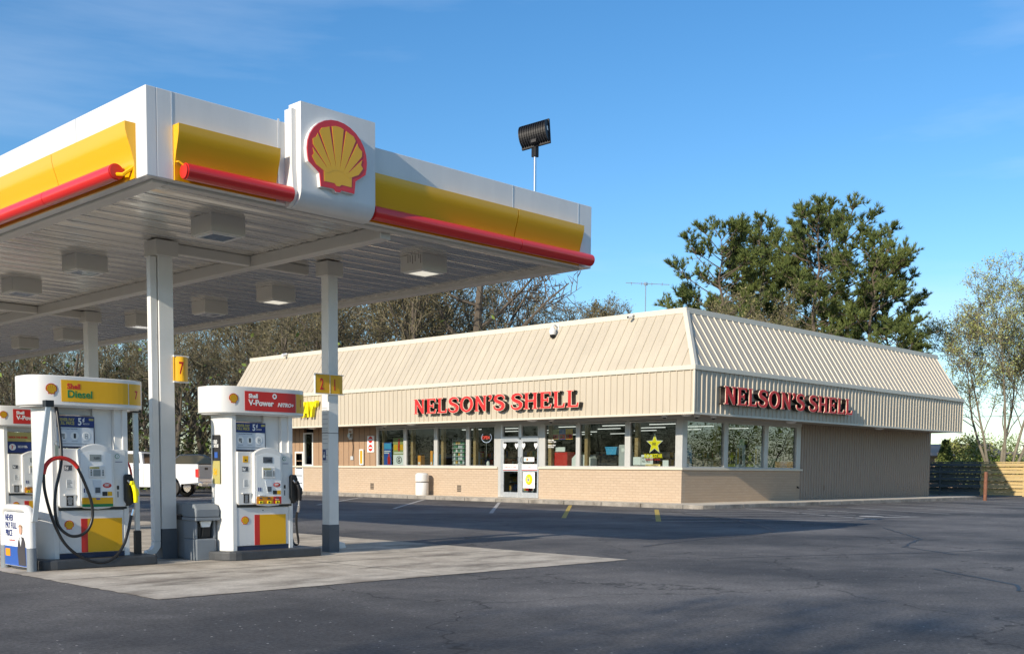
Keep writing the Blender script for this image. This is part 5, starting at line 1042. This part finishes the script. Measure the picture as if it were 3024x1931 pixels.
def bare_tree(name, label, h, seed, spread=.55, stems=1, kids=(9, 7, 6, 5), budn=1, budm='bud', twr=.018, budsize=.09, lean=.06, trunk_m='bark', twig_m='twig', group=None, r0=None, up=.25):
    r = random.Random(seed); vt, ft, vw, fw, vb, fb = [], [], [], [], [], []
    def leafq(p):
        for _ in range(budn):
            c = p+rvec(r)*.18; a = rvec(r).normalized()*budsize*r.uniform(.5, 1.3); b_ = rvec(r).normalized().cross(a)*r.uniform(.4, .8); n = len(vb); vb.extend([c-a, c+b_, c+a, c-b_]); fb.append((n, n+1, n+2, n+3))
    def grow(p, d, ln, rad, lv):
        n = [7, 5, 4, 3, 2][lv]; pts = [p]; cur = p.copy(); dd = d.copy()
        for i in range(n):
            dd = (dd+rvec(r)*(.10 if lv == 0 else .30)+Vector((0, 0, up*(.3 if lv else .2)))).normalized(); cur = cur+dd*(ln/n); pts.append(cur.copy())
        V, Fc = (vt, ft) if lv <= 1 else (vw, fw); sg = [8, 5, 3, 3, 3][lv]
        for i in range(n): ribbon_tube(V, Fc, pts[i], pts[i+1], rad*(1-.75*i/n), rad*(1-.75*(i+1)/n), sg)
        if lv >= len(kids):
            leafq(pts[-1]); leafq(pts[len(pts)//2]); return
        for k in range(kids[lv]):
            t_ = r.uniform(.28 if lv == 0 else .15, 1.0)**.8; i = min(n-1, int(t_*n)); q_ = pts[i].lerp(pts[i+1], t_*n-i if t_*n-i <= 1 else 1)
            base = (pts[i+1]-pts[i]).normalized(); side = rvec(r); side = (side-base*side.dot(base)).normalized()
            nd = (base*(.55 if lv else .75)+side*(spread*1.5 if lv == 0 else .8)+Vector((0, 0, .15))).normalized()
            grow(q_, nd, ln*r.uniform(.38, .62)*(1.15-.45*t_), max(twr, rad*(1-.7*t_)*.5), lv+1)
    for s_ in range(stems):
        a = r.uniform(0, 6.28); d = Vector((math.cos(a)*lean*(1+stems*.8), math.sin(a)*lean*(1+stems*.8), 1)).normalized()
        grow(Vector((math.cos(a)*.2*(stems > 1), math.sin(a)*.2*(stems > 1), -.1)), d, h*.62*r.uniform(.85, 1.08), (r0 or h*.018)/(stems**.35), 0)
    t = thing(name, label, 'tree', (0, 0, 0), 0, group)
    tk = mesh_obj('trunk', vt, ft, trunk_m, t); mesh_obj('twigs', vw, fw, twig_m, t)
    if budn: mesh_obj('crown', vb, fb, budm, t)
    zz = [v.z for v in vw]; t['_h'] = max(zz) if zz else h
    return t
def place(src, u, d, H, label=None, group=None, rz=None, first=False):
    t = src if first else copy_tree(src); s_ = H/src['_h']; x, y = polar(u, d); t.location = (x, y, 0); t.scale = (s_, s_, s_); t.rotation_euler.z = rz if rz is not None else rnd.uniform(0, 6.28)
    if label: t['label'] = label
    if group: t['group'] = group
    return t
WG = 'bare woodland trees behind the store'
protos = [bare_tree('woodland_tree', 'bare spring tree in the dense wood behind the store', 15, 20+i, spread=.5+.1*(i % 3), kids=(11, 6, 5, 3), budn=1, budsize=.038, twr=.017, group=WG) for i in range(4)]
protos += [bare_tree('woodland_tree', 'bare spring tree in the dense wood behind the store', 15, 40+i, spread=.65, kids=(10, 6, 5, 3), budn=2, twr=.020, budsize=.05, group=WG) for i in range(2)]
used = set(); r3 = random.Random(99)
def top_v(u):   # crown-top height profile of the wood, as elevation tangent
    pts = [(-400, .17), (0, .14), (400, .13), (800, .185), (1000, .215), (1250, .235), (1450, .225), (1560, .185), (1700, .168), (1790, .142), (1850, .06)]
    for (a, b_), (c, d_) in zip(pts, pts[1:]):
        if a <= u <= c: return b_+(d_-b_)*(u-a)/(c-a)
    return .14
for band, (d0, d1, n, u0, u1) in enumerate(((64, 70, 14, -250, 720), (72, 84, 22, -300, 1300), (86, 100, 19, 300, 1760), (100, 125, 16, -200, 1740))):
    for k in range(n):
        u = u0+(u1-u0)*(k+r3.uniform(.15, .85))/n; d = r3.uniform(d0, d1); i = r3.randrange(len(protos))
        H = (top_v(u)*d+1.3)*r3.uniform(.72, 1.0)
        place(protos[i], u, d, H, first=i not in used, rz=r3.uniform(0, 6.28)); used.add(i)
lone = bare_tree('spreading_tree', 'big dark forked tree with wide bare limbs behind the middle of the store roof', 15, 77, spread=1.1, kids=(8, 6, 5, 3), budn=0, twr=.018, r0=.27, twig_m='bark')
place(lone, 1385, 79, 20.5, first=True, rz=1.1)
bud1 = bare_tree('budding_tree', 'round grey budding tree at the right end of the wood', 13, 78, spread=.6, kids=(12, 9, 7, 5), budn=1, budsize=.045, twr=.013, up=.5)
place(bud1, 1700, 88, 15.6, first=True, rz=.4)
place(bud1, 1600, 84, 13.0, 'smaller grey budding tree left of the roundest budding tree', rz=2.4)
# undergrowth and the far mass of the wood
vs_, fs_ = [], []; r4 = random.Random(5)
for k in range(42000):
    u = r4.uniform(-350, 1560); d = r4.uniform(60, 118); x, y = polar(u, d); hm = (top_v(u)*d+1.3)*.66
    z = abs(r4.gauss(0, .45))*hm
    if z > hm: z = r4.uniform(0, hm*.5)
    c = Vector((x, y, z)); L_n = r4.uniform(.3, .8); dd = rvec(r4).normalized(); dd.z = abs(dd.z); a = dd*L_n; b_ = rvec(r4).normalized().cross(dd)*r4.uniform(.012, .04); n = len(vs_); vs_.extend([c-a, c+b_, c+a, c-b_]); fs_.append((n, n+1, n+2, n+3))
o = mesh_obj('underbrush', vs_, fs_, 'brush'); tag(o, 'tangled brown undergrowth filling the wood', 'undergrowth', kind='stuff')
vs_, fs_ = [], []
for k in range(15000):
    u = r4.uniform(-350, 1500); d = r4.uniform(62, 100); x, y = polar(u, d); z = abs(r4.gauss(0, 3.2)); c = Vector((x, y, z)); a = rvec(r4).normalized()*r4.uniform(.08, .2); b_ = rvec(r4).normalized().cross(a)*.7; n = len(vs_); vs_.extend([c-a, c+b_, c+a, c-b_]); fs_.append((n, n+1, n+2, n+3))
o = mesh_obj('green_understory', vs_, fs_, 'leafd'); tag(o, 'low green leaves under the bare wood', 'undergrowth', kind='stuff')
# pines
def pine(name, label, h, seed, r_crown=.24, bare=.25):
    r = random.Random(seed); vt, ft, vn, fn, vb, fb = [], [], [], [], [], []
    pts = [Vector((r.uniform(-.1, .1)*i*.25, r.uniform(-.1, .1)*i*.25, h*i/12)) for i in range(13)]
    for i in range(12): ribbon_tube(vt, ft, pts[i], pts[i+1], .30*(1-i/13), .30*(1-(i+1)/13), 8)
    def tuft(p, d):
        sz = r.uniform(.32, .52)
        for _ in range(14):
            q_ = (d*.8+Vector((0, 0, .45))+rvec(r)*.75).normalized()*sz*r.uniform(.7, 1.1); w_ = rvec(r).normalized().cross(q_).normalized()*.032; n = len(vn); vn.extend([p-w_, p+w_, p+q_]); fn.append((n, n+1, n+2))
    nb = 66
    for k in range(nb):
        f = bare+(1-bare)*(k+.5)/nb; z = h*f; fi = f*12; i = min(11, int(fi)); base = pts[i].lerp(pts[i+1], fi-i)
        a = r.uniform(0, 6.283); ln = h*r_crown*(math.sin(math.pi*min(1, (1.04-f)/(1.1-bare)))**.6)*r.uniform(.5, 1.2)
        if r.random() < (.10 if f > .6 else .10+.9*(.6-f)): continue
        d = Vector((math.cos(a), math.sin(a), r.uniform(-.12, .25)+.55*f*f)).normalized(); p = base; seg = 5; bp = [p]
        for s_ in range(seg): d = (d+rvec(r)*.16+Vector((0, 0, .06))).normalized(); p = p+d*ln/seg; bp.append(p.copy())
        for s_ in range(seg): ribbon_tube(vb, fb, bp[s_], bp[s_+1], .05*(1-s_/6), .05*(1-(s_+1)/6), 4)
        for j in range(int(7+ln*3.4)):
            t_ = r.uniform(.45, 1.0)**.8; ii = min(seg-1, int(t_*seg)); q_ = bp[ii].lerp(bp[ii+1], t_*seg-ii); sd = (rvec(r)+Vector((0, 0, .55))+d*.5).normalized(); L2 = r.uniform(.25, .95)*(1.2-.4*t_)
            e_ = q_+sd*L2; ribbon_tube(vb, fb, q_, e_, .022, .012, 3); tuft(e_, sd); tuft(q_.lerp(e_, .6), sd)
            if r.random() < .6: tuft(e_+rvec(r)*.25, sd)
        tuft(bp[-1], d); tuft(bp[-1]-d*.2, d)
    for _ in range(8): tuft(pts[-1]+rvec(r)*.3, Vector((0, 0, 1)))
    t = thing(name, label, 'pine tree', (0, 0, 0), 0, 'tall pines behind the store'); mesh_obj('trunk', vt, ft, 'pinebark', t); mesh_obj('limbs', vb, fb, 'pinebark', t); mesh_obj('crown', vn, fn, 'needles', t); t['_h'] = h; return t
pA = pine('pine_tree', 'leftmost tall dark pine behind the roof corner', 18, 1, .25, .30); pB = pine('pine_tree', '', 20, 2, .22, .26); pC = pine('pine_tree', '', 17, 3, .27, .22)
place(pA, 2110, 76, 16.9, first=True, rz=.3); place(pB, 2225, 82, 18.2, 'second tall pine from the left, behind the roof', first=True, rz=1)
place(pB, 2390, 76, 17.7, 'tallest pine in the middle of the group, with a pale trunk', rz=2.2); place(pA, 2480, 80, 18.4, 'dense tall pine right of the tallest pine', rz=3.0)
place(pC, 2555, 75, 15.1, 'right leaning pine at the shoulder of the group', first=True, rz=.7); place(pC, 2640, 72, 9.8, 'short ragged pine at the right end of the pine group', rz=2.0); place(pA, 2315, 92, 17.9, 'pine set back between the second and the tallest pine', rz=4)
place(pC, 2060, 86, 13.1, 'lower pine at the far left of the pine group', rz=5.2)
place(pB, 2175, 90, 17.6, 'pine behind the gap between the leftmost and second pine', rz=2.9); place(pC, 2600, 86, 14.2, 'pine behind the right shoulder of the group', rz=3.6)
sA = bare_tree('budding_shrub_tree', 'pale upright budding tree in front of the leftmost pine', 11, 61, spread=.45, stems=4, kids=(8, 7, 5), budn=2, budsize=.05, twr=.012, up=.6)
place(sA, 2155, 66, 12.4, first=True, rz=0); place(sA, 2285, 68, 11.3, 'pale upright budding tree in front of the second pine', rz=2)
# right-hand tree and bushes
rt = bare_tree('multi_stem_tree', 'tall airy tree with several pale stems and fresh pale green leaves at the right edge', 13, 93, spread=.42, stems=6, kids=(10, 7, 5, 3), budn=2, budm='leafy', budsize=.05, twr=.013, up=.45, trunk_m='barkl', lean=.075, r0=.17)
place(rt, 2950, 84, 16.0, first=True, rz=1.0)
def bush(name, label, u, d, w_, h, seed, m_='leafd', n=3800, cat='bush', col=False):
    r = random.Random(seed); vv, ff, vt, ft = [], [], [], []
    cl = [(Vector((r.uniform(-w_, w_)*.6, r.uniform(-w_, w_)*.6, r.uniform(.25, .8)*h)), r.uniform(.25, .5)*min(w_, h*.6)) for _ in range(16)] if not col else [(Vector((0, 0, h*(i+.5)/9)), w_*.5*math.sin(math.pi*(i+1.5)/11)) for i in range(9)]
    for k in range(n):
        c0, rr = r.choice(cl); c = c0+rvec(r).normalized()*rr*r.uniform(.5, 1.1)
        if c.z < .05 or c.z > h*1.05: continue
        a = rvec(r).normalized()*r.uniform(.07, .15); b_ = rvec(r).normalized().cross(a)*.6; q = len(vv); vv.extend([c-a, c+b_, c+a, c-b_]); ff.append((q, q+1, q+2, q+3))
    for _ in range(14): c0, rr = r.choice(cl); ribbon_tube(vt, ft, Vector((r.uniform(-.2, .2), r.uniform(-.2, .2), 0)), c0, .05, .02, 4)
    x, y = polar(u, d); t = thing(name, label, cat, (x, y, 0)); mesh_obj('stems', vt, ft, 'bark', t); mesh_obj('crown', vv, ff, m_, t); return t
bush('bush', 'yellow green bush behind the fence left of the airy tree', 2865, 90, 2.4, 4.4, 1, 'leafy'); bush('bush', 'darker twiggy bush low behind the fence', 2905, 86, 2.4, 2.9, 2, 'leafd', 3000)
bush('evergreen_shrub', 'narrow dark evergreen shrub right beside the store wall', 2783, 84, 1.1, 3.6, 3, 'needles', 3800, 'shrub', True); bush('bush', 'pale bush at the foot of the airy tree', 2985, 92, 2.2, 2.8, 4, 'leafy', 2500); bush('bush', 'loose bush between the narrow evergreen and the yellow green bush', 2825, 86, 1.8, 2.6, 5, 'leafy', 2400)
bush('distant_tree', 'far rounded green tree behind the right wires', 3010, 150, 9, 7.0, 6, 'leafd', 3000, 'tree')
bush('distant_tree', 'far dark green tree line seen above the peach building', 2880, 160, 10, 6.5, 7, 'leafd', 3000, 'tree')
# trees across the road behind the photographer: they shade the near asphalt and show in the side windows
for k, (x, y, h) in enumerate(((-21, -6.5, 14), (-17, -.5, 11.5), (-30, 1.0, 13), (-27, -16, 12), (-24, 26, 11), (-26, 38, 12), (-30, 52, 12))):
    t = copy_tree(protos[4 if k % 2 else 0]); s_ = h/protos[4]['_h']; t.location = (x, y, 0); t.scale = (s_*1.2, s_*1.2, s_); t['label'] = 'bare tree across the road behind the photographer'; t['group'] = 'trees across the road'
row = [(24+k*8.5, -23-(k % 3), 8+(k*7 % 3), 6, 'trees across the side road', 'leafy green tree across the side road') for k in range(16)]+[(-52-(k % 3)*2, -30+k*8, 8.5+(k*5 % 3), 6.5, 'trees far across the main road', 'dark leafy tree far across the main road') for k in range(27)]
base_t = None
for k, (x, y, h, w_, gp, lb) in enumerate(row):
    if k < 3: t = bush('leafy_tree', lb, 0, 1, w_, 9, 50+k, 'leafd', 5200, 'tree'); base_t = (base_t or [])+[t]
    else: t = copy_tree(base_t[k % 3])
    t.location = (x, y, -.8); t.scale = (1, 1, h/9); t.rotation_euler.z = k*1.7; t['group'] = gp; t['label'] = lb
for o in list(bpy.data.objects):
    if '_h' in o.keys(): del o['_h']
